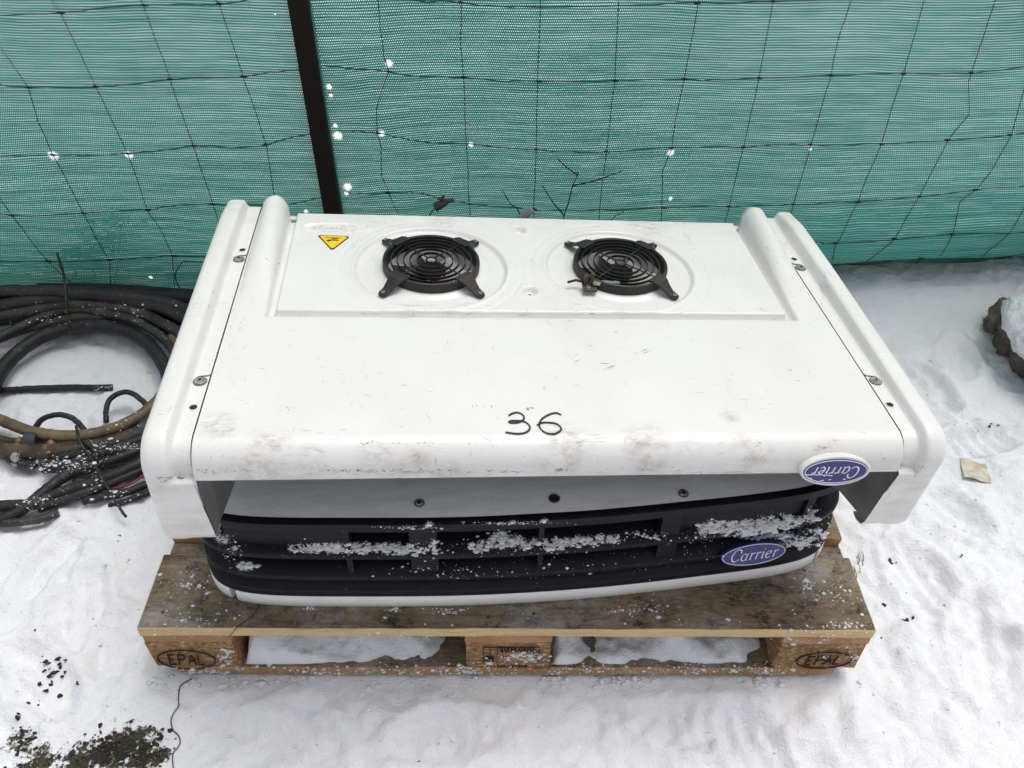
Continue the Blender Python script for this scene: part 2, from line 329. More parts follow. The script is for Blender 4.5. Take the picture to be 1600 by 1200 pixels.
# ------------------------------------------------------------------ ground: one snow sheet out to the horizon
def axis_pts(lo, hi, step, far):
    c = list(np.arange(lo, hi+1e-9, step)); a = step; p = hi; R_ = []
    while p < far: a *= 1.22; p += a; R_.append(p)
    a = step; p = lo; L_ = []
    while p > -far: a *= 1.22; p -= a; L_.append(p)
    return np.array(L_[::-1]+c+R_)
gx = axis_pts(-1.55, 1.65, .0075, 150); gy = axis_pts(-.45, 1.35, .0075, 150)
GX, GY = np.meshgrid(gx, gy, indexing='ij')
def ground_h(x, y):
    near = np.exp(-((np.maximum(0, np.abs(x)-2.5))**2+(np.maximum(0, np.abs(y-.4)-1.6))**2)/4)
    h = .020*fbm(x*2.1, y*2.1, 3)+.010*fbm(x*8+3, y*8, 3)*near
    crisp = np.clip(fbm(x*26, y*26+5, 3, .6), 0, 1); h = h+.0075*crisp*near*sstep(-.15, .2, fbm(x*3+8, y*3, 2))
    h = h+.0075*fbm(x*48, y*48, 2, .6)*near*sstep(-.35, .2, fbm(x*4+20, y*4, 2))+.022*np.clip(fbm(x*11+40, y*11, 4, .6), -.05, 1)*near*sstep(.95, .6, y)
    tr = (.45+.55*sstep(-.25, .2, fbm(x*1.9+31, y*1.9+7, 3)))*sstep(1.05, .6, y+.25*fbm(x*3, y*3, 2))      # trodden, crusty areas
    h = h+tr*near*(.026*np.abs(fbm(x*10+5, y*10, 4, .55))+.015*np.abs(fbm(x*30+2, y*30, 3, .6))-.010)
    # footprints and troughs
    for (cx, cy, a, b, ang, d) in FOOT:
        ca, sa = math.cos(ang), math.sin(ang); X = (x-cx)*ca+(y-cy)*sa; Y = -(x-cx)*sa+(y-cy)*ca; r = np.sqrt((X/a)**2+(Y/b)**2)
        dd = d*1.6; h = h-dd*(1-sstep(.60, 1., r))*(1+.25*np.sin(X*190))+dd*.45*np.exp(-((r-1.13)/.14)**2)
    flat = sstep(.0, .07, np.maximum(np.abs(x-0)-.60, np.maximum(-y+0.0, y-.80)))   # pallet stands on trodden snow
    h = h*(.15+.85*flat)-.006*(1-flat)
    h = h+.012*np.exp(-((y+.05)/.04)**2)*sstep(.75, .5, np.abs(x))*(.6+1.2*fbm(x*9, y*9, 2))
    h = h+.030*sstep(.9, 1.2, y)*sstep(.7, 1.0, x)*near      # smooth bank at the fence foot
    return h-.002
FOOT = []
for (u, v, a, b, an, d) in [(1445, 600, .055, .10, .4, .012), (1530, 690, .13, .05, .25, .014), (1500, 560, .05, .09, -.3, .008), (1440, 900, .06, .10, .2, .010), (1540, 1010, .06, .12, -.2, .010), (120, 940, .06, .11, .3, .010), (60, 1060, .05, .10, .9, .012),
                            (1490, 800, .05, .08, .7, .008), (700, 1150, .10, .05, .1, .007), (1100, 1130, .12, .05, -.1, .007), (80, 880, .05, .09, -.3, .009), (180, 1010, .05, .08, .2, .008), (1180, 1170, .05, .1, .3, .009), (480, 1160, .06, .09, .5, .007)]:
    p = PZ(u, v, 0); FOOT.append((p[0], p[1], a, b, an, d))
GZ = ground_h(GX, GY)
dirtL = []
for (u, v, r) in [(190, 1165, .06), (160, 1180, .055), (215, 1150, .035), (225, 1185, .05), (120, 1190, .05), (60, 1190, .05), (28, 1155, .035), (35, 1145, .02), (84, 1048, .020), (68, 1032, .015), (58, 1068, .012), (96, 1062, .012), (40, 1195, .05), (250, 1180, .025), (1416, 968, .01),]:
    p = PZ(u, v, 0); dirtL.append((p[0], p[1], 0, r*1.25))
dirtL += [(.15, .2, 0, .13), (.30, .28, 0, .16), (.22, .1, 0, .10), (-.10, .2, 0, .1), (.42, .2, 0, .1)]
M['snow'] = mat_snow('snow_ground', dirtL)
mesh('ground', np.stack([GX, GY, GZ], -1).reshape(-1, 3), grid_faces(len(gx), len(gy)), M['snow'])['kind'] = 'structure'
def gh(x, y): return float(ground_h(np.array([x]), np.array([y]))[0])

# ------------------------------------------------------------------ fence: post, wire mesh, shade net
fence = tag(empty('fence', loc=(-.43, 1.12, 0)), 'wire mesh fence covered by green shade netting with dark brown post', 'fence')
FOF = np.array([-.43, 1.12, 0])
def fy(x, z):
    x = np.asarray(x, float); z = np.asarray(z, float)
    y = 1.125+.035*np.clip(x, -2, 3)+.10*sstep(.9, 2.2, x)*0
    y = y+.012*np.sin(x*5.2+1)*sstep(1.2, .2, z)+.006*np.sin(x*13+z*6)
    # loose cloth: broad wrinkles, and on the right a belly that hangs forward and tucks under at the hem
    k = sstep(.24, .0, z); rt = sstep(.35, .9, x)
    y = y+.016*fbm(x*2.3+4, z*2.6, 3)+.008*np.sin(x*9+3*z+2*np.sin(z*5))*sstep(.9, .2, z)+.010*np.exp(-((x+.30)/.05)**2)*np.sin(z*24)
    y = y-.045*rt*np.exp(-((z-.17)/.08)**2)+(.015+.085*rt)*sstep(.13, .0, z)
    y = y+.012*rt*np.sin(z*80+x*3+2.5*np.sin(x*4))*sstep(.17, .10, z)
    return y
def PF(u, v, off=0.):           # pixel -> point on the net (fence plane)
    p = PY(u, v, 1.12)
    for _ in range(6): p = PY(u, v, float(fy(p[0], p[2]))-off)
    return p
nx = np.linspace(-2.9, 3.1, 420); nz0 = np.concatenate([np.linspace(0, .3, 60), np.linspace(.3, 1.75, 90)[1:]])
NX, NZ = np.meshgrid(nx, nz0, indexing='ij')
hem = (.022+.018*np.sin(NX*3.1+.6)+.010*np.sin(NX*11))*sstep(-.5, .5, NX)+.025*sstep(.8, 1.0, NX)*sstep(1.35, 1.15, NX)*0
NZ2 = hem+NZ*(1.75-hem)/1.75
NY = fy(NX, NZ2)+.0035*fbm(NX*9, NZ2*22, 3)
netV = np.stack([NX, NY, NZ2], -1).reshape(-1, 3)-FOF
def mat_net():
    t = NT('green_shade_net'); uv = t.tc.outputs['UV']; s = t.sep(uv); u, v = s[0], s[1]
    wob = t.noise(t.mapp(uv, (6, 14, 1)), 1, 3); v2 = t.add(v, t.mul(wob, .008)); u2 = t.add(u, t.mul(t.noise(t.mapp(uv, (14, 5, 1)), 1, 2), .010))
    PR, PC = .0056, .0047
    rowi = t.m_('FLOOR', t.m_('DIVIDE', v2, PR)); rf = t.m_('FRACT', t.m_('DIVIDE', v2, PR))
    par = t.m_('MODULO', rowi, 2.); cu = t.m_('FRACT', t.add(t.m_('DIVIDE', u2, PC), t.mul(par, .5)))
    a = t.m_('SINE', t.mul(rf, math.pi)); b = t.m_('SINE', t.mul(cu, math.pi))
    streak = t.noise(t.mapp(uv, (2.2, 90, 1)), 1, 4, .65); st2 = t.noise(t.mapp(uv, (9, 240, 1)), 1, 3, .6); big = t.noise(t.mapp(uv, (1.6, 2.2, 1)), 1, 4, .6)
    rown = t.t.nodes.new('ShaderNodeTexWhiteNoise'); rown.noise_dimensions = '2D'; t.link(t.comb(rowi, t.m_('FLOOR', t.m_('DIVIDE', u2, .045))), rown.inputs['Vector'])
    thr = t.add(t.add(.855, t.mul(t.add(streak, -.5), -.38)), t.mul(t.add(rown.outputs[0], -.5), .10))
    low = t.mul(t.rng(v, .30, .03, 0, 1), t.rng(u, .15, .9, .25, 1.))        # fewer holes, less translucency towards the hem, standing in for fold shade
    thr = t.add(thr, t.mul(low, .20)); thr = t.add(thr, t.rng(v, .75, .1, -.03, .06))
    hole = t.rng(t.m_('SUBTRACT', t.mul(a, b), thr), -.05, .07)
    # torn patches round the knots
    pts = []
    for (px, py, r) in HOLES: q = PF(px, py); pts.append((q[0], q[2], 0, r*1.2))
    tm = t.blobs(uv, pts); rag = t.noise(t.mapp(uv, (1, .8, 1)), 260, 4, .9)
    torn = t.rng(t.add(t.mul(tm, .60), t.mul(rag, .85)), .76, .80)
    hole = t.mx(hole, torn)
    line = t.rng(a, .0, .55, 1., 0.)            # dark knitting line between the rows
    c = t.mix(t.rng(streak, .3, .7), (.022, .195, .160), (.080, .385, .315)); c = t.mix(t.rng(st2, .45, .7, 0, .5), c, (.18, .48, .42)); c = t.mix(t.mul(line, .85), c, (.004, .04, .03))
    c = t.mix(t.rng(big, .35, .7, 0, .28), c, (.025, .20, .13))
    c = t.mix(t.mul(t.rng(t.m_('SUBTRACT', t.mul(a, b), .45), 0., .35), .35), c, (.26, .62, .52))
    hem_shade = t.mul(t.rng(t.add(v, t.mul(t.add(t.noise(t.mapp(uv, (3, 8, 1)), 1, 4), -.5), .10)), .14, .02, 0, .85), t.rng(u, .2, .9, .45, 1.)); c = t.mix(hem_shade, c, (.006, .022, .018))   # shade of the tucked folds, painted dark along the hem
    d = t.t.nodes.new('ShaderNodeBsdfDiffuse'); tr = t.t.nodes.new('ShaderNodeBsdfTranslucent'); tp = t.t.nodes.new('ShaderNodeBsdfTransparent'); gl = t.t.nodes.new('ShaderNodeBsdfGlossy')
    bm_ = t.bump(t.add(t.mul(a, .6), t.mul(streak, .6)), .4, .003)
    t.link(c, d.inputs[0]); t.link(c, tr.inputs[0]); t.link(bm_, d.inputs['Normal']); gl.inputs['Roughness'].default_value = .45; gl.inputs[0].default_value = (.6, .8, .75, 1)
    m1 = t.t.nodes.new('ShaderNodeMixShader'); t.link(t.rng(low, 0, 1, .42, .06), m1.inputs[0]); t.t.links.new(d.outputs[0], m1.inputs[1]); t.t.links.new(tr.outputs[0], m1.inputs[2])
    m2 = t.t.nodes.new('ShaderNodeMixShader'); m2.inputs[0].default_value = .04; t.t.links.new(m1.outputs[0], m2.inputs[1]); t.t.links.new(gl.outputs[0], m2.inputs[2])
    m3 = t.t.nodes.new('ShaderNodeMixShader'); t.link(hole, m3.inputs[0]); t.t.links.new(m2.outputs[0], m3.inputs[1]); t.t.links.new(tp.outputs[0], m3.inputs[2])
    t.t.links.new(m3.outputs[0], t.out.inputs[0]); return t.m
HOLES = [(83, 243, .022), (201, 242, .019), (471, 103, .012), (514, 136, .012), (517, 150, .008), (528, 212, .020), (524, 196, .010), (543, 292, .020), (541, 303, .01), (608, 99, .016), (596, 209, .015), (736, 226, .012), (1048, 239, .016), (1048, 310, .010), (1266, 233, .007), (478, 330, .010), (236, 433, .010), (430, 22, .004)]
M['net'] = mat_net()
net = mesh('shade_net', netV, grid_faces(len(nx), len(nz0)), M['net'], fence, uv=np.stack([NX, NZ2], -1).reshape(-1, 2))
ps = MB(); ps.box((-.0185, -.047, -.3), (.0225, -.007, 1.75)); po = ps.build('post', M['post'], fence, smooth=False); po.rotation_euler = (0, math.radians(-1.0), 0)
HR = [[(-120, 30), (0, 24), (95, 20), (160, 12), (225, 8), (300, 7), (343, 6), (400, -2), (474, -14)], [(560, -14), (650, 1), (720, 4), (780, 10), (845, 11), (965, 9), (1088, 5), (1208, 2), (1330, -2), (1500, -10), (1700, -20)],
      [(-120, 120), (0, 133), (45, 137), (150, 135), (200, 132), (266, 124), (380, 120), (420, 113), (474, 107)], [(507, 103), (530, 104), (555, 109), (607, 112), (660, 119), (724, 121), (790, 127), (842, 127), (961, 126), (1069, 124), (1130, 125), (1186, 122), (1298, 118), (1411, 115), (1518, 114), (1600, 104), (1720, 92)],
      [(-120, 240), (0, 244), (83, 242), (145, 243), (200, 240), (250, 235), (302, 228), (360, 231), (416, 226), (455, 214), (496, 208)], [(528, 204), (560, 204), (590, 208), (640, 218), (685, 223), (732, 224), (780, 231), (838, 234), (890, 237), (948, 237), (1047, 231), (1162, 230), (1230, 225), (1267, 226), (1320, 227), (1377, 225), (1481, 219), (1578, 211), (1600, 208), (1720, 196)],
      [(-120, 345), (0, 334), (20, 337), (130, 333), (230, 328), (280, 320), (333, 319), (400, 320), (430, 320), (470, 317), (515, 305)], [(545, 301), (580, 303), (607, 301), (640, 299), (660, 302), (690, 311), (735, 319), (780, 324), (835, 327), (937, 328), (1038, 325), (1139, 323), (1240, 319), (1300, 316), (1340, 316), (1437, 307), (1525, 296), (1600, 291), (1720, 282)],
      [(-120, 405), (0, 409), (75, 408), (170, 406), (220, 403), (272, 400), (330, 401), (420, 398)], [(1180, 384), (1270, 379), (1306, 380), (1397, 373), (1487, 366), (1600, 363), (1720, 358)],
      [(1290, 412), (1340, 416), (1380, 412), (1440, 404), (1520, 405), (1600, 396), (1720, 385)]]
VR = [[(-30, 270), (0, 310), (20, 337), (75, 408), (118, 449)], [(-60, -40), (0, 72), (45, 137), (60, 190), (83, 242), (130, 333), (172, 408), (173, 447)], [(60, -45), (80, 0), (95, 20), (150, 135), (195, 230), (202, 245), (230, 328), (255, 365), (270, 400), (273, 452)],
      [(205, -45), (220, 0), (225, 8), (266, 124), (302, 228), (333, 319), (350, 370), (360, 420)], [(325, -45), (338, 0), (343, 6), (380, 120), (398, 170), (416, 226), (430, 310), (440, 380)], [(440, -45), (452, 0), (462, 35), (470, 90)],
      [(588, -45), (591, 0), (600, 90), (607, 112), (588, 170), (590, 208), (596, 230), (597, 275), (607, 301), (623, 337), (640, 390)], [(722, -45), (721, 0), (720, 70), (724, 121), (728, 200), (731, 260), (732, 300), (735, 338), (738, 400)],
      [(848, -45), (845, 0), (840, 127), (838, 234), (834, 330), (832, 400)], [(970, -45), (967, 0), (961, 126), (955, 170), (948, 237), (940, 290), (936, 340), (930, 400)], [(1098, -45), (1092, 0), (1069, 124), (1055, 190), (1050, 232), (1036, 265), (1034, 325), (1031, 400)],
      [(1216, -45), (1208, 0), (1186, 122), (1162, 230), (1139, 323), (1118, 400)], [(1345, -45), (1330, 0), (1310, 60), (1298, 118), (1267, 226), (1240, 319), (1216, 400)], [(1458, -45), (1444, 0), (1411, 115), (1377, 225), (1340, 316), (1305, 385), (1270, 425)],
      [(1575, -45), (1555, 0), (1535, 60), (1518, 114), (1513, 130), (1514, 178), (1481, 219), (1437, 307), (1398, 373), (1355, 408), (1340, 428)], [(1640, 50), (1600, 140), (1580, 211), (1552, 262), (1525, 297), (1500, 315), (1493, 350), (1488, 366), (1440, 408), (1425, 425)], [(1690, 200), (1600, 325), (1578, 363), (1535, 400), (1520, 425)]]
for L in HR+VR:
    hz = L in HR; b = MB()
    pts = [PF(u, v, .0035) for u, v in L]; pp = []
    for i in range(len(pts)-1):
        nseg = 4
        for k in range(nseg):
            q = pts[i]+(pts[i+1]-pts[i])*k/nseg
            pp.append(q+rng.normal(0, .0011 if hz else .0006, 3)*np.array([1, .4, 1]))
    pp.append(pts[-1])
    pp = [np.array([q[0], float(fy(q[0], q[2]))-.0045, q[2]])-FOF for q in pp]
    b.tube(pp, .00115 if hz else .00095, 5)
    if hz:
        for L2 in VR:
            for (u, v) in L2:
                for (u2, v2) in L:
                    if abs(u-u2) < 6 and abs(v-v2) < 7:
                        q = PF(u2, v2, .004)-FOF; b.tube([q+np.array([-.007, 0, .0008]), q+np.array([-.001, -.001, .0004]), q+np.array([.008, 0, -.0006])], [.0014, .0030, .0016], 6)
    b.build('wire', M['wire'], fence)

# ------------------------------------------------------------------ pallet
pal = tag(empty('wooden_pallet', loc=(0, .4, 0)), 'weathered wooden block pallet with branded end blocks lying in snow', 'pallet'); PO = np.array([0, .4, 0])
def board(name, lo, hi, mats, parent=pal, ch=0., nx_=30, ny_=5, jit=.0012, side=1, endm=None, off=PO):
    # rectangular timber with uneven arrises; mats[0] = broad faces, mats[side] = edges
    bm = bmesh.new(); x0, y0, z0 = lo; x1, y1, z1 = hi
    bmesh.ops.create_cube(bm, size=1)
    for v in bm.verts: v.co = Vector(((x0+x1)/2+v.co.x*(x1-x0), (y0+y1)/2+v.co.y*(y1-y0), (z0+z1)/2+v.co.z*(z1-z0)))
    lx = [e for e in bm.edges if abs(e.verts[0].co.x-e.verts[1].co.x) > 1e-5]; bmesh.ops.subdivide_edges(bm, edges=lx, cuts=nx_, use_grid_fill=True)
    ly = [e for e in bm.edges if abs(e.verts[0].co.y-e.verts[1].co.y) > 1e-5]; bmesh.ops.subdivide_edges(bm, edges=ly, cuts=ny_, use_grid_fill=True)
    if ch:
        for v in bm.verts:
            for sx, X in ((-1, x0), (1, x1)):
                for sy, Y in ((-1, y0), (1, y1)):
                    if ch_on(sx, sy):
                        d = ch-(abs(v.co.x-X)+abs(v.co.y-Y))
                        if d > 0: v.co.x -= sx*d/2; v.co.y -= sy*d/2
    be = [e for e in bm.edges if len(e.link_faces) == 2 and e.calc_face_angle(0) > 1]
    bmesh.ops.bevel(bm, geom=be, offset=.0016, segments=1, affect='EDGES')
    for v in bm.verts:
        p = v.co; a = np.array([p.x*30+p.z*90]); c_ = np.array([p.y*30+lo[2]*50])
        n = float(fbm(a, c_+3, 2)[0]); m = float(fbm(c_, a+11, 2)[0])
        v.co = p+Vector((n*jit*2 if nx_ < 25 else 0, m*jit*1.6, n*jit))-Vector(off)
    V = [v.co[:] for v in bm.verts]; bm.verts.index_update(); Fc = [[v.index for v in f.verts] for f in bm.faces]; bm.normal_update()
    idx = [0 if abs(f.normal.z) > .75 else (side if abs(f.normal.y) > abs(f.normal.x) or endm is None else endm) for f in bm.faces]; bm.free()
    return mesh(name, V, Fc, mats, parent, smooth=False, idx=idx)
def ch_on(sx, sy): return True
ys = [(0, .145), (.18625, .28625), (.3275, .4725), (.51375, .61375), (.655, .80)]
for i, (a, b_) in enumerate(ys):
    board('deck_board', (-.6, a, .1222), (.6, b_, .144), [M['wtop'], M['wedge'] if i == 0 else M['worange']], jit=.0016)
for x0 in (-.6, -.0725, .455):
    board('cross_board', (x0, .0015, .1002), (x0+.145, .7985, .122), [M['wtop'], M['worange']], nx_=5, ny_=12)
    for j, (a, b_) in enumerate(((0.002, .1), (.3275, .4725), (.7, .798))):
        board('block', (x0+.001, a, .0222), (x0+.144, b_, .1), [M['chip'], M['chip']], nx_=10, ny_=6, jit=.0016, ch=.0)
for a, b_ in ((0, .1), (.3275, .4725), (.7, .8)):
    board('bottom_board', (-.6, a, 0), (.6, b_, .022), [M['wtop'], M['worange']], ch=.035, nx_=40, ny_=8)

for x0 in (-.56, -.50, -.03, .03, .50, .56):
    for yy_ in (.03, .115, .235):
        mb = MB(); mb.cyl((x0+rng.normal(0, .006), yy_-.4+rng.normal(0, .004), .1438), (0, 0, 1), .0032, .0006, 8); mb.build('nail', M['rust'], pal, smooth=False)
# ---- stroke lettering: a flat nib drawn along polylines
def arc(cx, cy, rx, ry, a0, a1, n=14): return [(cx+rx*math.cos(math.radians(a0+(a1-a0)*i/n)), cy+ry*math.sin(math.radians(a0+(a1-a0)*i/n))) for i in range(n+1)]
CARR = {'C': ([arc(.86, .85, .62, .82, 42, 318, 22), [(1.32, 1.4), (1.34, 1.1)]], 1.42),
        'a': ([arc(.42, .48, .34, .46, 60, 350, 18), [(.80, .96), (.74, .35), (.80, .08), (.98, .10)]], 1.02),
        'r': ([[(.05, .86), (.22, .93), (.22, .5), (.22, .02)], [(.22, .62), (.36, .86), (.52, .95), (.64, .86)]], .68),
        'i': ([[(.05, .86), (.22, .93), (.22, .45), (.24, .06), (.40, .08)], [(.22, 1.30), (.25, 1.42)]], .48),
        'e': ([[(.12, .50), (.45, .55), (.70, .66)], arc(.44, .49, .34, .46, 22, 322, 18)], .86)}
EPAL = {'E': ([[(.62, 0), (0, 0), (0, 1), (.62, 1)], [(0, .5), (.5, .5)]], .86), 'P': ([[(0, 0), (0, 1), (.42, 1), (.62, .88), (.62, .62), (.42, .5), (0, .5)]], .84),
        'A': ([[(-.05, 0), (.34, 1), (.73, 0)], [(.1, .34), (.58, .34)]], .9), 'L': ([[(0, 1), (0, 0), (.58, 0)]], .75)}
def lay(word, font, slant=.0, track=.08):
    out = []; x = 0
    for ch in word:
        st, w = font[ch]
        for s in st: out.append([(x+px+slant*py, py) for px, py in s])
        x += w+track
    return out, x
def nib(mb, strokes, to3, wmin, wmax, ang=30, n=(0, 0, 1), th=.0004, m=0, brk=0., const=False):
    n = np.array(n, float)
    for s in strokes:
        S = spline([(p[0], p[1], 0) for p in s], 3) if not const else [np.array((p[0], p[1], 0.)) for p in s]
        if const:
            S2 = []
            for i in range(len(S)-1):
                for k in range(4): S2.append(S[i]+(S[i+1]-S[i])*k/4)
            S = S2+[S[-1]]
        P = [np.array(to3(p[0], p[1])) for p in S]; T = []
        for i in range(len(P)):
            t = P[min(i+1, len(P)-1)]-P[max(i-1, 0)]; T.append(t/(np.linalg.norm(t)+1e-9))
        ux = np.array(to3(1, 0))-np.array(to3(0, 0)); ux /= np.linalg.norm(ux)
        uy = np.cross(n, ux); pr = ux*math.cos(math.radians(ang))+uy*math.sin(math.radians(ang))
        V = []; 
        for p, t in zip(P, T):
            w = wmin if const else wmin+(wmax-wmin)*abs(np.dot(np.cross(t, pr), n)); sd_ = np.cross(n, t); sd_ /= (np.linalg.norm(sd_)+1e-9)
            e = 0
            if brk: w *= 1+random.uniform(-brk, brk)
            V += [p-sd_*w/2+n*th, p+sd_*w/2+n*th, p-sd_*w/2-n*th*.5, p+sd_*w/2-n*th*.5]
        Fc = []
        for i in range(len(P)-1):
            a, b_ = 4*i, 4*i+4
            if brk and random.random() < brk*.12: continue
            Fc += [(a, b_, b_+1, a+1), (a+2, a, a+1, a+3)[:0] or (a, a+2, b_+2, b_), (a+1, b_+1, b_+3, a+3)]
        mb.add(V, Fc, m)
def ellipse_stroke(cx, cy, rx, ry, n=48): return [(cx+rx*math.cos(2*math.pi*i/n), cy+ry*math.sin(2*math.pi*i/n)) for i in range(n+1)]

# branded marks on the front of the blocks
def block_brand(u, v, w, h, rot, brk):
    c = PY(u, v, -.0005)-PO; y = -.0018-.4+.0020-.0008
    ca, sa = math.cos(rot), math.sin(rot)
    def to3(a, b): return (c[0]+(a*ca-b*sa), -.4+.0020-.0021, c[2]+(a*sa+b*ca))
    mb = MB(); nib(mb, [ellipse_stroke(0, 0, w/2, h/2)], to3, .0016, .0028, 20, (0, -1, 0), .0012, brk=brk)
    S, tw = lay('EPAL', EPAL, .22, .12); sc = h*.52; sc_x = w*.66/tw
    S = [[((x-tw/2)*sc_x, (y_-.5)*sc) for x, y_ in s] for s in S]
    nib(mb, S, to3, .0024, .0024, 20, (0, -1, 0), .0012, brk=brk, const=True)
    mb.build('brand_mark', M['burn'], pal, smooth=False)
block_brand(292, 1031, .096, .060, 0, .15); block_brand(1288, 1032, .094, .052, .05, .08)
mb = MB(); y0 = -.4+.0020-.0021
def rect(u0, v0, u1, v1): a = PY(u0, v0, 0)-PO; b_ = PY(u1, v1, 0)-PO; return a[0], a[2], b_[0], b_[2]
x0, zt, x1, zb = rect(755, 1011, 841, 1038); to3 = lambda a, b: (a, y0, b); xm = x0+(x1-x0)*.25
nib(mb, [[(x0, zb), (x0, zt), (x1, zt), (x1, zb+.006)], [(xm, zt), (xm, zb)]], to3, .0014, .0014, 0, (0, -1, 0), .0012, brk=.25, const=True)
cx = (x0+xm)/2
ear = [[(cx, zb+.001), (cx, zt-.002)]]
for k in range(5):
    zz = zb+.004+k*.0048; ear += [[(cx, zz), (cx-.0065, zz+.004)], [(cx, zz), (cx+.0065, zz+.004)]]
nib(mb, ear, to3, .0013, .0013, 0, (0, -1, 0), .0012, brk=.2, const=True)
for r_, zz in ((0, zt-.006), (1, zt-.013), (2, zb-.006)):
    x = xm+.006 if r_ < 2 else xm+.001
    xe = x1-.006 if r_ < 2 else x1-.02
    while x < xe:
        w = random.choice((.003, .0045, .002)); nib(mb, [[(x, zz-.002), (x, zz+.002), (x+w, zz+.002)], [(x, zz-.001), (x+w, zz-.002)]], to3, .0011, .0011, 0, (0, -1, 0), .0012, brk=.4, const=True); x += w+.0025
mb.build('brand_mark', M['burn'], pal, smooth=False)

# ------------------------------------------------------------------ condenser (lower unit with the black grille)
cond = tag(empty('condenser_unit', CO), 'lower refrigeration unit with black louvred grille and white base strip on pallet', 'condenser unit')
HALF = [(0, 0), (.07, .0007), (.14, .003), (.22, .0075), (.3, .013), (.36, .0175), (.414, .023), (.45, .029), (.476, .036), (.498, .046), (.516, .060), (.529, .080), (.537, .104), (.542, .135), (.545, .18), (.545, .30), (.545, .56)]
hp = spline([(a, b_, 0) for a, b_ in HALF], 4); PLAN = [np.array((-p[0], p[1])) for p in hp[::-1]]+[np.array((p[0], p[1])) for p in hp[1:]]
NP = len(PLAN); PN = []
for i in range(NP):
    t = PLAN[min(i+1, NP-1)]-PLAN[max(i-1, 0)]; t /= np.linalg.norm(t); PN.append(np.array((-t[1], t[0])))   # inward normal
def pc(i, d):
    k = 1-.35*(1-abs(PN[i][1]))      # deeper set-back round the corners
    return PLAN[i]+PN[i]*d*(k if d > 0 else 1)
def sweep(name, prof, mat, parent, i0=0, i1=NP, closed=True, auto=40):
    V = []; n = len(prof)
    for i in range(i0, i1):
        for d, z in prof: q = pc(i, d); V.append((q[0], q[1], z))
    Fc = []
    for i in range(i1-i0-1):
        for k in range(n if closed else n-1):
            k2 = (k+1) % n; Fc.append((i*n+k, (i+1)*n+k, (i+1)*n+k2, i*n+k2))
    if closed: Fc += [tuple(range(n)), tuple((i1-i0-1)*n+k for k in range(n))[::-1]]
    return mesh(name, V, Fc, mat, parent, autosmooth=auto)
def iat(x): return min(range(NP), key=lambda i: abs(PLAN[i][0]-x)+(1 if PLAN[i][1] > .05 else 0))
il, ir = iat(-.488), iat(.505)
sp = [(.0015, 0), (0, .002), (-.0005, .012), (0, .025), (.002, .0275), (.03, .0275), (.03, 0)]
for a, b_ in ((0, il), (il+1, ir), (ir+1, NP)): sweep('base_strip', sp, M['white'], cond, a, b_)
ZC = lambda z: z-.144
sweep('grille_back', [(.040, ZC(.171)), (.040, ZC(.345)), (.046, ZC(.345)), (.046, ZC(.171))], M['dark'], cond)
sweep('rim', [(.0085, ZC(.333)), (.010, ZC(.347)), (.013, ZC(.3485)), (.0195, ZC(.3485)), (.036, ZC(.344)), (.036, ZC(.331)), (.014, ZC(.329))], M['black'], cond)
for (zi, zo, zl, di, dm) in ((.290, .2765, .2645, .038, .0065), (.240, .2255, .2115, .032, .0035), (.207, .1900, .1720, .022, .0012)):
    sweep('louvre', [(dm+.012, ZC(zl+.001)), (dm+.001, ZC(zl)), (dm, ZC(zl+.0015)), (dm-.0004, ZC(zo-.0015)), (dm+.0014, ZC(zo+.0003)), (dm+.006, ZC(zo+.003)), (di, ZC(zi)), (.044, ZC(zi)), (.044, ZC(zi-.004)), (dm+.012, ZC(zo-.002))], M['black'], cond, auto=50)
def rib(x0, x1, z0, z1, d):
    i0, i1 = iat(x0), max(iat(x1), iat(x0)+1); mb_ = MB(); a0 = pc(i0, d); a1 = pc(i1, d); b0 = pc(i0, d+.02); b1 = pc(i1, d+.02)
    a0 = np.array((x0, a0[1])); a1 = np.array((x1, a1[1])); b0 = np.array((x0, b0[1])); b1 = np.array((x1, b1[1]))
    mb_.add([(*a0, z0), (*a1, z0), (*b1, z0), (*b0, z0), (*a0, z1), (*a1, z1), (*b1, z1), (*b0, z1)], [(0, 1, 5, 4), (1, 2, 6, 5), (3, 0, 4, 7), (4, 5, 6, 7), (0, 3, 2, 1)]); return mb_.build('rib', M['black'], cond, smooth=False)
for a, b_ in ((-.290, -.281), (-.190, -.147), (.010, .018), (.204, .236), (.444, .452)):
    rib(a, b_, ZC(.2775), ZC(.332), .0125); rib(a, b_, ZC(.2268), ZC(.2655), .0095)
for a, b_ in ((-.480, -.281), (.236, .470)): # blind panels of the grille beside the open slots
    i0, i1 = iat(a), iat(b_); sweep('blind_panel', [(.0205, ZC(.281)), (.0175, ZC(.333)), (.028, ZC(.333)), (.028, ZC(.281))], M['black'], cond, i0, i1+1)
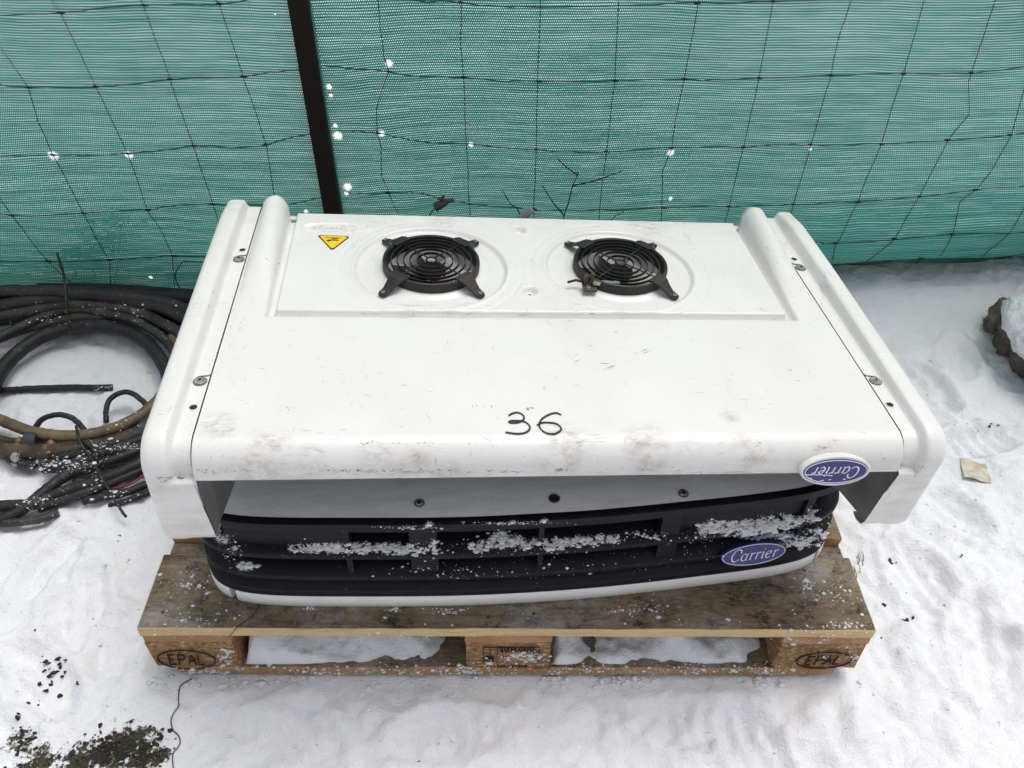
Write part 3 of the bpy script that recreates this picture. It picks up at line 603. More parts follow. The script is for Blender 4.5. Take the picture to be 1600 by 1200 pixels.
# lid
V = []; nl = 0
for i in range(NP): q = pc(i, .0165); V.append((q[0], q[1], ZC(.3465)))
nl = len(V)
LV = []
rings = 26
for k in range(rings+1):
    f = k/rings
    for i in range(NP):
        q = pc(i, .0165); c0 = np.array((q[0]*(1-.0*f), q[1])); y = q[1]+(.56-q[1])*f; z = ZC(.3465)+.0035*min(1, f*14)
        z += .0012*float(fbm(np.array([q[0]*9]), np.array([y*9]), 2)[0]); LV.append((q[0]*(1-.004*f), y, z))
mesh('lid', LV, grid_faces(rings+1, NP)[:, ::-1], M['lid'], cond)
mb = MB(); mb.box((-.53, .562, 0), (.53, .575, ZC(.347))); mb.box((-.52, .10, .002), (.52, .56, .02)); mb.build('back_panel', M['white'], cond, smooth=False)
def screw(parent, c, r=.0065, washer=True, mat=None, n=(0, 0, 1), name='screw'):
    mb_ = MB(); c = np.array(c, float); n = np.array(n, float)
    if washer: mb_.cyl(c, n, r*1.35, .0012, 20)
    mb_.cyl(c+n*.0012, n, r*.95, .0022, 6, r2=r*.8); mb_.cyl(c+n*.0030, n, r*.45, .0006, 10, m=1)
    return mb_.build(name, [mat or M['screw'], M['dark']], parent, smooth=False)
for u, v in ((655, 785), (1068, 770)): p = LOC(CO, u, v, 2, ZC(.351)); screw(cond, (p[0], p[1], ZC(.3490)), .0062)
p = LOC(CO, 866, 778, 2, ZC(.351)); mb = MB(); mb.tube([(p[0]+.0085*math.cos(a), p[1]+.0085*math.sin(a), ZC(.3502)) for a in np.linspace(0, 2*math.pi, 20, endpoint=False)], .0010, 6, closed=True, m=1); mb.cyl((p[0], p[1], ZC(.3490)), (0, 0, 1), .0085, .0015, 20); mb.build('lid_hole', [M['dark'], M['plate']], cond, smooth=False)

def badge(parent, c, w, h, ax, ay, n, flip, pad, text_mats, th=.003, name='badge'):
    # oval badge: optional pale pad, blue oval, thin light line, italic lettering
    c, ax, ay, n = [np.array(q, float) for q in (c, ax, ay, n)]; sg = -1 if flip else 1
    def to3(a, b_, k=0.): return tuple(c+sg*ax*a+sg*ay*b_+n*k)
    NS = 56; out = None
    def oval(name_, rx, ry, z0, z1, mat, par, rnd=.0006):
        V = []; 
        for (kx, kz) in ((1, z0), (1, z1-rnd), (1-rnd/rx, z1)):
            for i in range(NS): a = 2*math.pi*i/NS; V.append(to3(rx*kx*math.cos(a), ry*kx*math.sin(a), kz))
        Fc = []
        for l in range(2):
            for i in range(NS): j = (i+1) % NS; Fc.append((l*NS+i, l*NS+j, (l+1)*NS+j, (l+1)*NS+i))
        Fc.append(tuple(2*NS+i for i in range(NS))); return mesh(name_, V, Fc, mat, par, autosmooth=30)
    base = 0
    root = oval(name, w/2, h/2, -pad, th, text_mats[0] if pad > .006 else text_mats[1], parent, .0016 if pad > .006 else .0006)
    rx, ry = w/2, h/2; t = th
    if pad > .006:
        rx, ry = w/2*.925, h/2*.84; oval('enamel', rx, ry, th-.001, th+.0007, text_mats[1], root); t = th+.0007
    mb_ = MB(); lift = t+.0003
    L3 = lambda a, b_: to3(a, b_, lift)
    nib(mb_, [ellipse_stroke(0, 0, rx*.955, ry*.90)], L3, .0011, .0011, 0, n, .0003, const=True)
    S, tw = lay('Carrier', CARR, .33, .10); k = rx*1.50/tw; ky = k*1.0
    S = [[((x-tw/2-.15)*k, (y-.72)*ky) for x, y in s] for s in S]
    nib(mb_, S, L3, .0007, w*.021, 25, n, .0003)
    mb_.build('lettering', text_mats[2], root, smooth=False); return root
# lower badge
bc = LOC(CO, 1177, 866, 1, .012); th_ = math.radians(5)
yy = np.array([math.cos(th_), math.sin(th_), 0]); tl = math.radians(24); upv = np.array([0, math.sin(tl), math.cos(tl)]); nn = np.cross(yy, upv)
nn = nn if nn[1] < 0 else -nn
bc = LOC(CO, 1177, 865, 1, .008)
badge(cond, bc-np.array(nn)*0, .112, .040, yy, upv, nn, False, .004, [M['white'], M['blue'], M['silver']], .0025)

# ------------------------------------------------------------------ evaporator (upper unit lying upside down)
evap = tag(empty('evaporator_unit', EV), 'white evaporator unit lying upside down with two black fan guards, marked 36', 'evaporator unit')
XH = .4705
prof = [(y, 0., 0., 1.) for y in np.concatenate([[.6765], np.arange(.674, .1, -.0024)])]
for a in np.linspace(0, 82, 14): r = math.radians(a); prof.append((.100-.0335*math.sin(r), -.0335+.0335*math.cos(r), -math.sin(r), math.cos(r)))
yl, zl = prof[-1][0], prof[-1][1]
for k in range(1, 8): prof.append((yl-.0002*k, zl-.0026*k, -.99, .1))
yl, zl = prof[-1][0], prof[-1][1]; prof += [(yl+.0012, zl-.0014, -.7, -.7), (yl+.004, zl-.0016, 0, -1), (yl+.02, zl+.001, 0, -1)]
prof = [(.6765, -.030, 1, 0), (.6775, -.004, 1, 0), (.6770, -.0008, .7, .7)]+prof
prof = np.array(prof)
xs_ = np.arange(-XH, XH+1e-6, XH*2/396)
PX, S_ = np.meshgrid(xs_, np.arange(len(prof)), indexing='ij'); PYY = prof[S_, 0]; PZZ = prof[S_, 1]; ny_ = prof[S_, 2]; nz_ = prof[S_, 3]
FANS = [tuple(LOC(EV, 674, 410, 2, .010)[:2]), tuple(LOC(EV, 969, 414, 2, .010)[:2])]
ax_ = np.abs(PX)
Hh = .036*sstep(.36, .70, PYY)**.8
rd = (ax_-.4430)/.0240
hgt = Hh*np.sqrt(np.clip(1-rd**2, 0, 1))*(np.abs(rd) < 1)
hgt = hgt+.0*ax_
def trough(v, a, b_, w): return sstep(a-w, a, v)*(1-sstep(b_, b_+w, v))
side = trough(ax_, .4075, .4165, .003)*(PYY > .361)*sstep(.362, .366, PYY)
frontg = trough(PYY, .3630, .3725, .0020)*(ax_ < .4195)
gro = np.maximum(side, frontg*sstep(.4205, .4165, ax_))
hgt = hgt-.0125*gro
hgt = hgt+.002*(sstep(.372, .376, PYY)*sstep(.409, .404, ax_))
for fx, fy_ in FANS:
    r = np.sqrt((PX-fx)**2+(PYY-fy_)**2)
    hgt = hgt-.0055*(1-sstep(.121, .1285, r))-.0009*np.exp(-((r-.152)/.0022)**2)+.0015*np.exp(-((r-.129)/.003)**2)+.0045*(1-sstep(.082, .095, r))
DIM = [LOC(EV, 811, 361, 2, 0), LOC(EV, 828, 456, 2, 0)]
for p in DIM:
    r = np.sqrt((PX-p[0])**2+(PYY-p[1])**2); hgt = hgt-.009*(1-sstep(.006, .0135, r))+.001*np.exp(-((r-.0165)/.003)**2)
OV = LOC(EV, 525, 357, 2, 0)
r = np.sqrt(((PX-OV[0])/.058)**2+((PYY-OV[1])/.0165)**2); hgt = hgt+.0011*np.exp(-((r-1)/.07)**2)*2.0-.0012*(r < .96)
# pad behind the upper badge
hgt = hgt+.0010*fbm(PX*3, PYY*3, 2)
hgt = hgt*(nz_ > -.5)*(S_ > 1)
HV = np.stack([PX, PYY+ny_*hgt, PZZ+nz_*hgt], -1).reshape(-1, 3); HF = grid_faces(len(xs_), len(prof))[:, ::-1]
cen = HV[HF].mean(1); keep = np.ones(len(HF), bool)
for fx, fy_ in FANS: keep &= ((cen[:, 0]-fx)**2+(cen[:, 1]-fy_)**2) > .0765**2
mesh('hood', HV, HF[keep], M['hood'], evap)
# rear tips of the two half-round ridges
for s in (-1, 1):
    mb = MB(); V = [(s*.4430, .6765, 0)]
    R_ = []
    for k, (yo, sc) in enumerate(((0, 1), (.006, .93), (.011, .75), (.014, .45), (.015, .05))):
        R_.append([(s*.4430+.0240*sc*math.cos(a), .6765+yo, -.002+.036*sc*math.sin(a)+.0) for a in np.linspace(0, math.pi, 15)])
    mb.add([p for q in R_ for p in q], [(i*15+j, i*15+j+1, i*15+16+j, i*15+15+j) for i in range(4) for j in range(14)])
    mb.build('ridge_cap', M['hood'], evap)
# seam backing strips
for s in (-1, 1):
    sel = [p for p in prof[3:-3][::4]]+[prof[-4]]; V = []
    for (y, z, a, b_) in sel: V += [(s*.463, y-a*.008, z-b_*.008), (s*.4733, y-a*.008, z-b_*.008)]
    Fc = [(2*i, 2*i+1, 2*i+3, 2*i+2) for i in range(len(sel)-1)]
    mesh('seam_strip', V, Fc, M['dark'], evap, smooth=False)
# side wings
def wing(s):
    path = [(y, 0., 0., 1.) for y in np.concatenate([[.702, .7], np.arange(.69, .105, -.015)])]
    for a in np.linspace(0, 84, 12): r = math.radians(a); path.append((.102-.030*math.sin(r), -.030+.030*math.cos(r), -math.sin(r), math.cos(r)))
    y_, z_ = path[-1][:2]
    zz = np.concatenate([np.linspace(z_-.004, -.044, 5), [-.0445, -.047, -.0495, -.050], np.linspace(-.06, -.154, 12)])
    for z in zz: path.append((.072+.007*(z_-z)/.13, z, -.998, .05))
    path.append((.0815, -.1575, -.7, -.7)); path.append((.088, -.159, 0, -1)); path.append((.10, -.156, 0, -1))
    cols = [0, .3, .6, 1, 1.15, 1.45, 1.75, 2, 2.3, 2.7, 3, 3.25, 3.5, 3.75, 4]
    V = []
    for (y, z, ny, nz) in path:
        low = z < -.048
        x_in = .4725 if not low else .4725-.0105*min(1, (-.048-z)/.10)
        top = max(0, min(1, (y-.10)/.4)); rh = .0125+.0075*top
        chan = 0.0 if z > -.0446 else rh*.92*min(1, (-.0446-z)/.005)
        taper = 1-.35*sst(.64, .705, y)
        for c in cols:
            if c <= 1: x = x_in+(.493-x_in)*c; o = chan
            elif c <= 2:
                f = c-1; x = .493+.0085*f; f2 = f*f*(3-2*f); o = chan+(rh*taper-chan)*f2
            elif c <= 3: x = .5015+.0185*(c-2); o = rh*taper*(1+.04*math.sin((c-2)*math.pi))
            else: a = (c-3)*math.pi/2; x = .520+.0115*math.sin(a); o = rh*taper-.0115*(1-math.cos(a))
            if low and c <= 3: o += .0
            V.append((s*x, y+ny*o, z+nz*o))
        x = s*.5318; o = rh*taper-.030 if nz > .3 else rh*taper-.030
        V.append((x, y+ny*o, z+nz*o))
    n = len(cols)+1; Fc = grid_faces(len(path), n)
    if s < 0: Fc = Fc[:, ::-1]
    o = mesh('side_wing', V, Fc, M['hood'], evap, autosmooth=None)
    # outer plate and end closing
    pl = MB()
    xo = s*.5312; a = [(xo, .70, -.006), (xo, .12, -.006), (xo, .085, -.02), (xo, .074, -.05), (xo, .080, -.153), (xo, .10, -.158), (xo, .20, -.185), (xo, .70, -.185)]
    pl.add(a, [tuple(range(8))]); pl.add([(s*.4725, .7018, 0), (s*.493, .7018, 0), (s*.5015, .7018, .012), (s*.52, .7018, .012), (s*.5315, .7018, 0), (s*.5315, .7018, -.185), (s*.4725, .7018, -.185)], [tuple(range(7))])
    pl.build('wing_side', M['hood'], evap, smooth=False)
    ip = MB(); V = []
    for k in range(9):
        f = k/8; zf = -.012-.141*f; yf = .115-.0540*min(1, f/.28) if f < .28 else .0610+.0065*(f-.28)/.72; xf = .4712-.009*f
        for (yy_, zz_) in ((yf, zf), (yf+.02, zf-.004*f), (.19, -.012-.172*f), (.69, -.012-.173*f)): V.append((s*(xf if yy_ < .15 else xf), yy_, zz_))
    F_ = [tuple(q) for q in grid_faces(9, 4)]; ip.add(V, F_); ip.add([(p[0]-s*.0012, p[1], p[2]) for p in V], [q[::-1] for q in F_]); ip.build('inner_plate', M['plate'], evap, smooth=False)
def sst(a, b, x): return float(sstep(a, b, np.array(x)))
wing(-1); wing(1)
mb = MB(); mb.box((-.455, .17, -.158), (.455, .672, -.060)); mb.build('casing', M['plate'], evap, smooth=False)
mb = MB(); mb.box((-.455, .085, -.0665), (.455, .169, -.062)); mb.build('outlet_frame', M['plate'], evap, smooth=False)
# screws and open holes along the channels
for s in (-1, 1):
    for (x, y) in ((.4825, .520), (.4832, .205)):
        screw(evap, (s*x, y, .0006), .0056)
        mb = MB(); mb.tube([(s*x+.0088*math.cos(a), y+.0088*math.sin(a), .0006) for a in np.linspace(0, 2*math.pi, 22, endpoint=False)], .0008, 5, closed=True)
        mb.tube(spline([(s*.4716, y+.017, .0006), (s*.4725, y+.0135, .0008), (s*.4770, y+.0118, .0008), (s*.4825, y+.0110, .0008), (s*.4880, y+.0085, .0008), (s*.4910, y+.003, .0007)], 4), .0011, 5); mb.build('screw_recess', M['plate'], evap)
    for (x, y) in ((.4815, .550), (.4815, .152)):
        mb = MB(); mb.cyl((s*x, y, -.001), (0, 0, 1), .0052, .0014, 20); mb.tube([(s*x+.0058*math.cos(a), y+.0058*math.sin(a), .0003) for a in np.linspace(0, 2*math.pi, 20, endpoint=False)], .0009, 6, closed=True, m=1); mb.build('bolt_hole', [M['dark'], M['hood']], evap, smooth=False)
for k, p in enumerate(DIM):
    if k: screw(evap, (p[0], p[1]-.001, -.0088), .0042, True)
    else:
        mb = MB(); mb.cyl((p[0], p[1], -.0088), (0, 0, 1), .0028, .0006, 14); mb.build('drain_hole', M['plate'], evap, smooth=False)

# fan guards
def fan(cx, cy, skew, broken):
    g = MB(); n = 64; pr = [(.0790, -.040), (.0800, -.004), (.0805, .013), (.0795, .0170), (.0765, .0180), (.0745, .0165), (.0735, .008), (.0735, -.050)]
    V = [(r*math.cos(2*math.pi*i/n), r*math.sin(2*math.pi*i/n), z) for i in range(n) for r, z in pr]; k = len(pr)
    g.add(V, [(i*k+j, ((i+1) % n)*k+j, ((i+1) % n)*k+j+1, i*k+j+1) for i in range(n) for j in range(k-1)])
    go = g.build('fan_guard', M['guard'], evap, auto=35); go.location = (cx, cy, 0)
    bd = MB(); bd.cyl((0, 0, -.052), (0, 0, 1), .0745, .002, 40); bd.build('shaft_floor', M['dark'], go, smooth=False)
    sh = MB(); V = [(r_*math.cos(2*math.pi*i/n), r_*math.sin(2*math.pi*i/n), z_) for i in range(n) for r_, z_ in ((.0733, -.006), (.066, -.022), (.060, -.048))]
    sh.add(V, [(i*3+j, i*3+j+1, ((i+1) % n)*3+j+1, ((i+1) % n)*3+j) for i in range(n) for j in range(2)]); sh.build('shroud', M['blade'], go)
    for r in (.0665, .0565, .0460, .0355, .0230):
        t = MB(); V = []
        for i in range(n):
            a = 2*math.pi*i/n
            for dr, z in ((-.0007, .0160), (.0007, .0160), (.0008, .0118), (-.0008, .0118)): V.append(((r+dr)*math.cos(a), (r+dr)*math.sin(a), z))
        t.add(V, [(i*4+j, ((i+1) % n)*4+j, ((i+1) % n)*4+(j+1) % 4, i*4+(j+1) % 4) for i in range(n) for j in range(4)])
        t.build('ring', M['guard'], go, auto=35)
    h = MB(); h.tube([(.0085*math.cos(a), .0085*math.sin(a), .0150) for a in np.linspace(0, 2*math.pi, 20, endpoint=False)], .0017, 6, closed=True); h.build('hub', M['guard'], go)
    for q in range(4):
        a = math.radians(45+90*q+skew); t = MB(); t.tube([(.009*math.cos(a), .009*math.sin(a), .0160), (.076*math.cos(a), .076*math.sin(a), .0160)], .00125, 6); t.build('spoke', M['guard'], go)
    for q in range(4):
        a = math.radians(45+90*q)+(0.03 if q in (0, 2) else -.03); ca, sa = math.cos(a), math.sin(a)
        if broken and q == 2: continue
        t = MB(); rr = [(.068, .0165, .0190), (.078, .0155, .0195), (.086, .0130, .0178), (.094, .0100, .0120), (.104, .0078, .0055), (.114, .0072, .0030), (.1185, .0045, .0028)]
        V = []
        for r, w, z in rr: V += [(r*ca-w*sa, r*sa+w*ca, z), (r*ca+w*sa, r*sa-w*ca, z), (r*ca-w*sa, r*sa+w*ca, z-.0035), (r*ca+w*sa, r*sa-w*ca, z-.0035)]
        Fc = []
        for i in range(len(rr)-1): b_ = 4*i; Fc += [(b_, b_+4, b_+5, b_+1), (b_+2, b_+3, b_+7, b_+6), (b_, b_+2, b_+6, b_+4), (b_+1, b_+5, b_+7, b_+3)]
        e = 4*(len(rr)-1); Fc += [(e, e+2, e+3, e+1), (0, 1, 3, 2)]
        t.add(V, Fc); lg = t.build('lug', M['guard'], go, smooth=False)
        screw(go, (.1125*ca, .1125*sa, .0030), .0036, False)
    if broken:   # cracked lug held with a metal strip and a pin
        a = math.radians(222); c0 = np.array([.086*math.cos(a), .086*math.sin(a), 0])
        t = MB(); t.box((-.010, -.012, .000), (.012, .010, .0035), xf=lambda x, y, z: (c0[0]+x, c0[1]-.006+y, z+.004)); t.box((-.008, -.004, .003), (-.003, .004, .020), xf=lambda x, y, z: (c0[0]+x, c0[1]+y, z+.004)); t.box((.003, -.004, .003), (.008, .006, .024), xf=lambda x, y, z: (c0[0]+x, c0[1]+y, z+.004))
        t.build('cracked_lug', M['rust'], go, smooth=False)['label'] = 'broken brownish lug held by a strip'
        t = MB(); t.tube([c0+np.array([-.034, .004, .008]), c0+np.array([-.020, .008, .010]), c0+np.array([-.006, .002, .010])], .0022, 7); t.build('bent_strip', M['guard'], go)
        t = MB(); t.box((.006, -.007, .010), (.050, .000, .016), xf=lambda x, y, z: (c0[0]+x, c0[1]+y-.06*x, z)); t.build('metal_pin', M['screw'], go, smooth=False)
        screw(go, (c0[0]-.002, c0[1]-.012, .0075), .004, False)
    ro = MB(); ro.cyl((0, 0, -.046), (0, 0, 1), .024, .044, 28); rot = ro.build('fan_rotor', M['black'], evap, auto=35); rot.location = (cx, cy, 0)
    bl = None
    for q in range(7):
        if bl is None:
            t = MB(); V = []
            for i in range(7):
                r = .024+.048*i/6; a0 = .10*i/6
                for j in range(5): f = j/4; a = a0+f*(.62-.12*i/6); V.append((r*math.cos(a), r*math.sin(a), -.026+.022*f*(1-.3*i/6)))
            t.add(V, grid_faces(7, 5)); bl = t.build('fan_blade', M['blade'], rot)
            cur = bl
        else: cur = inst(bl, rot)
        cur.rotation_euler = (0, 0, q*2*math.pi/7+.4)
fan(*FANS[0], 0, False); fan(*FANS[1], 2, True)

# raised oval emblem with inverted lettering at the back left
mb = MB(); S, tw = lay('Carrier', CARR, .33, .1); k = .080/tw
nib(mb, [[(-(x-tw/2)*k, -(y-.7)*k*.95) for x, y in s] for s in S], lambda a, b_: (OV[0]+a, OV[1]+b_, .0006), .0014, .0030, 25, (0, 0, 1), .0016)
mb.build('embossed_lettering', M['hood'], evap, smooth=False)
# warning sticker
tc_ = [LOC(EV, u, v, 2, .0015)[:2] for u, v in ((498, 369), (545, 371), (519, 391))]
def tri(sc, z):
    c = sum(tc_)/3; P = [c+(p-c)*sc for p in tc_]; out = []
    for i in range(3):
        a, b_, d = P[i-1], P[i], P[(i+1) % 3]; e = .10
        for t_ in (0, .5, 1): out.append(b_*(1-e)**0+((a-b_)*e*(1-t_)+(d-b_)*e*t_)*(1 if t_ != .5 else .7))
    return [(p[0], p[1], z) for p in out]
st = mesh('warning_sticker', tri(1.12, .0030)+tri(1.12, .0), [tuple(range(9))]+[(i, (i+9), (i+1) % 9+9, (i+1) % 9) for i in range(9)], M['stkblk'], evap, smooth=False)
mesh('sticker_face', tri(.98, .0033), [tuple(range(9))], M['yellow'], st, smooth=False)
mb = MB(); c = sum(tc_)/3; T3 = lambda a, b_: (c[0]+a, c[1]+b_, .0035)
nib(mb, [[(-.013, .0085), (.013, .0085)], [(-.004, .0065), (.010, .0062)], [(-.0015, .0045), (.006, .0040)]], T3, .0010, .0010, 0, (0, 0, 1), .0002, const=True)
nib(mb, [[(-.011, -.0015), (-.005, .0008), (.009, -.0002)], [(-.009, -.0035), (-.004, -.001)]], T3, .0028, .0028, 0, (0, 0, 1), .0002, const=True)
mb.build('pictogram', M['stkblk'], st, smooth=False)
# handwritten 36
three = [(795, 650), (800, 647), (808, 645), (816, 648), (819, 653), (816, 658), (808, 661), (800, 661.5), (795, 660), (799, 658), (808, 658), (818, 659), (826, 664), (828, 670), (824, 675), (815, 678), (804, 678), (790, 676)]
six = [(877, 649), (870, 646), (862, 647), (851, 652), (844, 659), (843, 667), (848, 674), (857, 678), (868, 678), (876, 673), (876, 668), (870, 663), (860, 661), (848, 661), (841, 664), (839, 665)]
mb = MB()
for st_ in (three, six):
    P = []
    for u, v in st_: q = LOC(EV, u, v, 2, .0); P.append((q[0], q[1]))
    hz_ = float(fbm(np.array([P[0][0]*3]), np.array([P[0][1]*3]), 2)[0])*.001
    nib(mb, [P], lambda a, b_: (a, b_, .0008), .0016, .0029, 115, (0, 0, 1), .0004)
mb.build('handwritten_number', M['ink'], evap, smooth=False)
bpy.context.view_layer.update()
_h = [c for c in bpy.data.objects if c.name.startswith(('hood', 'side_wing')) and c.parent is evap]
_V = []; _F = []
for o_ in _h:
    k0 = len(_V); _V += [v.co.copy() for v in o_.data.vertices]; _F += [tuple(i+k0 for i in p.vertices) for p in o_.data.polygons]
_B = BVHTree.FromPolygons(_V, _F)
def hoodhit(u, v):
    d = Vector(EV[0].T@ray(u, v)).normalized(); h = _B.ray_cast(Vector(EV[0].T@(CAM-EV[1])), d); return h[0], h[1]
def scuff(mb_, L, w0=.0004, w1=.0012):      # L: (u, v, spread_u, spread_v, count, length px, angle)
    for (u, v, su, sv, n, ln, an) in L:
        for _ in range(n):
            uu = u+random.uniform(-su, su); vv = v+random.gauss(0, sv); a = an+random.gauss(0, .25); l = ln*random.uniform(.3, 1.2); P = []
            for k in range(3):
                h, nr = hoodhit(uu+l*(k-1)/2*math.cos(a), vv+l*(k-1)/2*math.sin(a)+random.gauss(0, .25))
                if h is None: break
                P.append((np.array(h), np.array(nr)))
            if len(P) < 3: continue
            w = random.uniform(w0, w1)/2; V = []
            for k, (p, nr) in enumerate(P):
                t_ = P[min(k+1, 2)][0]-P[max(k-1, 0)][0]; sd_ = np.cross(nr, t_); sd_ /= (np.linalg.norm(sd_)+1e-9); ww = w*(1 if k == 1 else .35)
                V += [p+nr*.00025-sd_*ww, p+nr*.00025+sd_*ww]
            mb_.add(V, [(0, 1, 3, 2), (2, 3, 5, 4)])
mb = MB()
scuff(mb, [(668, 692, 104, .7, 30, 2.2, 1.2), (575, 692, 10, 1, 8, 4, .2), (350, 736, 44, 1.5, 14, 6, 0), (560, 735, 60, 1.2, 36, 5, 0), (720, 736, 110, 1.2, 22, 9, 0), (875, 733, 14, 2, 9, 8, .1), (1000, 731, 60, 2, 8, 5, 0), (1095, 740, 5, 4, 9, 3, .8),
           (258, 746, 12, 1.5, 12, 6, .1), (285, 747, 6, .8, 6, 7, 0), (252, 752, 8, 4, 7, 4, .3), (1442, 728, 3, 4, 3, 5, 1.2), (1434, 738, 5, 6, 8, 4, .6), (828, 639, 6, 1.2, 9, 5, .1), (755, 634, 20, 1.5, 8, 3, 1.4), (1290, 700, 14, 3, 5, 9, .2),
           (640, 800, 1, 1, 1, 1, 0), (905, 562, 9, 5, 3, 10, -.2), (950, 575, 10, 5, 4, 12, -.5), (1000, 545, 12, 4, 3, 10, -.3), (420, 415, 20, 5, 3, 5, .3), (585, 404, 5, 2, 5, 2, .3), (940, 520, 60, 20, 5, 6, 0), (1180, 470, 40, 30, 4, 4, .4), (460, 600, 90, 60, 6, 4, .3), (1200, 600, 60, 60, 6, 8, .4)])
M['scuff'] = simple('dark_grey_scuff', (.11, .105, .095), .6, 0, .2, 90, 0)
mb.build('scuff_mark', M['scuff'], evap, smooth=False)['kind'] = 'stuff'
M['smear'] = simple('light_grey_scrape', (.42, .40, .37), .6, 0, .2, 90, 0)
mb = MB()
scuff(mb, [(900, 738, 420, 2, 60, 30, 0), (1130, 705, 60, 12, 5, 20, -.5), (700, 700, 350, 14, 12, 16, .3), (1190, 705, 10, 8, 4, 16, -1.), (920, 690, 20, 10, 10, 28, -.1), (690, 478, 100, 2, 10, 30, .05), (1060, 370, 20, 8, 6, 22, 1), (1000, 350, 90, 3, 24, 12, .1), (700, 347, 120, 3, 16, 14, 0), (860, 490, 350, 4, 14, 24, 0), (800, 580, 400, 60, 10, 20, .4), (1290, 450, 8, 30, 16, 14, 1.1), (370, 500, 14, 80, 14, 16, -1.1), (1230, 380, 10, 18, 20, 10, .9)], .0003, .0009)
mb.build('scrape_mark', M['smear'], evap, smooth=False)['kind'] = 'stuff'
# upper badge on the lip, upside down
bc = LOC(EV, 1304, 734, 1, .060); tl = math.radians(14)
badge(evap, bc, .1000, .047, (1, 0, 0), (0, math.sin(tl), math.cos(tl)), (0, -math.cos(tl), math.sin(tl)), True, .014, [M['hood'], M['blue'], M['silver']], .004, 'raised_badge')
mb = MB(); n_ = np.array([0, -math.cos(tl), math.sin(tl)]); up_ = np.array([0, math.sin(tl), math.cos(tl)]); b0 = np.array(bc)+n_*.0054
nib(mb, [[(-.044, -.004), (-.02, -.0045), (-.004, -.0062)], [(-.038, -.0092), (-.033, -.0100)], [(.012, -.0120), (.016, -.0118)], [(-.008, -.0125), (-.005, -.0122)], [(-.020, -.0135), (-.015, -.0130)]], lambda a, b_: tuple(b0+np.array([1, 0, 0])*a+up_*b_), .0010, .0013, 0, n_, .0002)
mb.build('badge_scratch', M['scratch'], evap, smooth=False)
# cable plugs sticking up behind the hood
q = LOC(EV, 690, 318, 1, .70); b0 = LOC(EV, 672, 340, 1, .70)
mb = MB(); d = (q-b0)
mb.tube(spline([b0+np.array([0, -.003, -.03]), b0+np.array([0, 0, .0]), b0+np.array([.001, 0, .010]), q+np.array([-.010, 0, -.008])], 5), .0020, 6); pw = mb.build('cable', M['plate'], evap)
mb = MB(); A = q+np.array([-.012, 0, -.008]); B = q+np.array([.010, 0, .004]); mb.tube([A, A*.6+B*.4, A*.4+B*.6, B], [.0085, .009, .0075, .006], 8); mb.tube([B, B+np.array([.012, 0, .004])], .0048, 6); mb.tube([q+np.array([-.001, 0, .004]), q+np.array([.004, 0, .016])], .0028, 5); mb.tube([q+np.array([.003, 0, .012]), q+np.array([-.008, 0, .009])], .0026, 5)
mb.build('black_plug', M['tie'], evap, auto=40)
q = LOC(EV, 823, 334, 1, .70); mb = MB(); mb.tube([q+np.array([-.016, 0, -.022]), q+np.array([-.006, 0, -.006]), q+np.array([.008, 0, .010])], [.0095, .0100, .0095], 8, flat=.8); mb.tube([q+np.array([-.004, -.008, -.004]), q+np.array([.008, -.007, .008])], .0035, 6); mb.build('grey_plug', simple('grey_connector', (.16, .165, .17), .5), evap, auto=40)

# ------------------------------------------------------------------ hoses at the left
coil = tag(empty('hose_coil', loc=(-1.0, .73, 0)), 'coil of brown and black rubber hoses tied together beside the pallet', 'hose coil'); CC = np.array([-1.0, .73, 0])
def hose(name, L, r, mat, parent=coil, off=CC, n=8, seg=10, wob=.0005, zmin=True):
    P = spline([PZ(u, v, z) for u, v, z in L], n); mb_ = MB(); P = [p+rng.normal(0, wob, 3)*np.array([1, 1, .5]) for p in P]
    mb_.tube([p-off for p in P], r, seg); return mb_.build(name, mat, parent)
hose('hose', [(-160, 600, .03), (-70, 680, .03), (0, 702, .026), (50, 706, .026), (120, 704, .028), (190, 688, .03), (240, 664, .035), (290, 615, .04), (320, 560, .05)], .0185, M['hoseb'])
hose('hose', [(-90, 590, .05), (-40, 640, .048), (0, 656, .046), (50, 674, .044), (110, 681, .044), (170, 672, .045), (225, 645, .05), (262, 605, .05), (285, 560, .055), (270, 525, .06)], .0125, M['hosetan'])
hose('hose', [(-110, 620, .025), (-40, 668, .025), (10, 690, .022), (60, 690, .022), (120, 695, .03), (200, 668, .03), (262, 612, .035)], .011, M['hoseb'])
hose('hose', [(-60, 650, .03), (-15, 610, .035), (5, 575, .04), (35, 545, .045), (80, 520, .05), (140, 508, .055), (195, 517, .055), (235, 542, .05), (262, 585, .045), (268, 640, .04), (245, 690, .03)], .0165, M['hosek'])
hose('hose', [(-70, 560, .05), (-20, 536, .055), (20, 520, .06), (70, 505, .06), (120, 496, .065), (170, 494, .065)], .0125, M['hoseb'])
hose('hose', [(-60, 600, .05), (-10, 535, .07), (40, 507, .075), (75, 492, .08), (120, 484, .08), (170, 490, .08), (220, 505, .075), (262, 535, .06), (285, 575, .05)], .011, M['hoseg'])
hose('hose', [(-80, 520, .09), (-20, 500, .09), (40, 488, .09), (100, 478, .09), (150, 476, .09), (200, 484, .085), (250, 503, .08), (300, 535, .07), (330, 590, .06)], .0135, M['hoseg'])
hose('hose', [(-120, 500, .10), (-20, 482, .10), (60, 470, .10), (130, 464, .10), (200, 470, .10), (260, 484, .09), (320, 515, .08)], .0175, M['hosek'])
hose('hose', [(-120, 470, .12), (-30, 458, .12), (40, 455, .12), (120, 458, .115), (190, 464, .11), (260, 474, .10), (330, 500, .09)], .0160, M['hosek'])
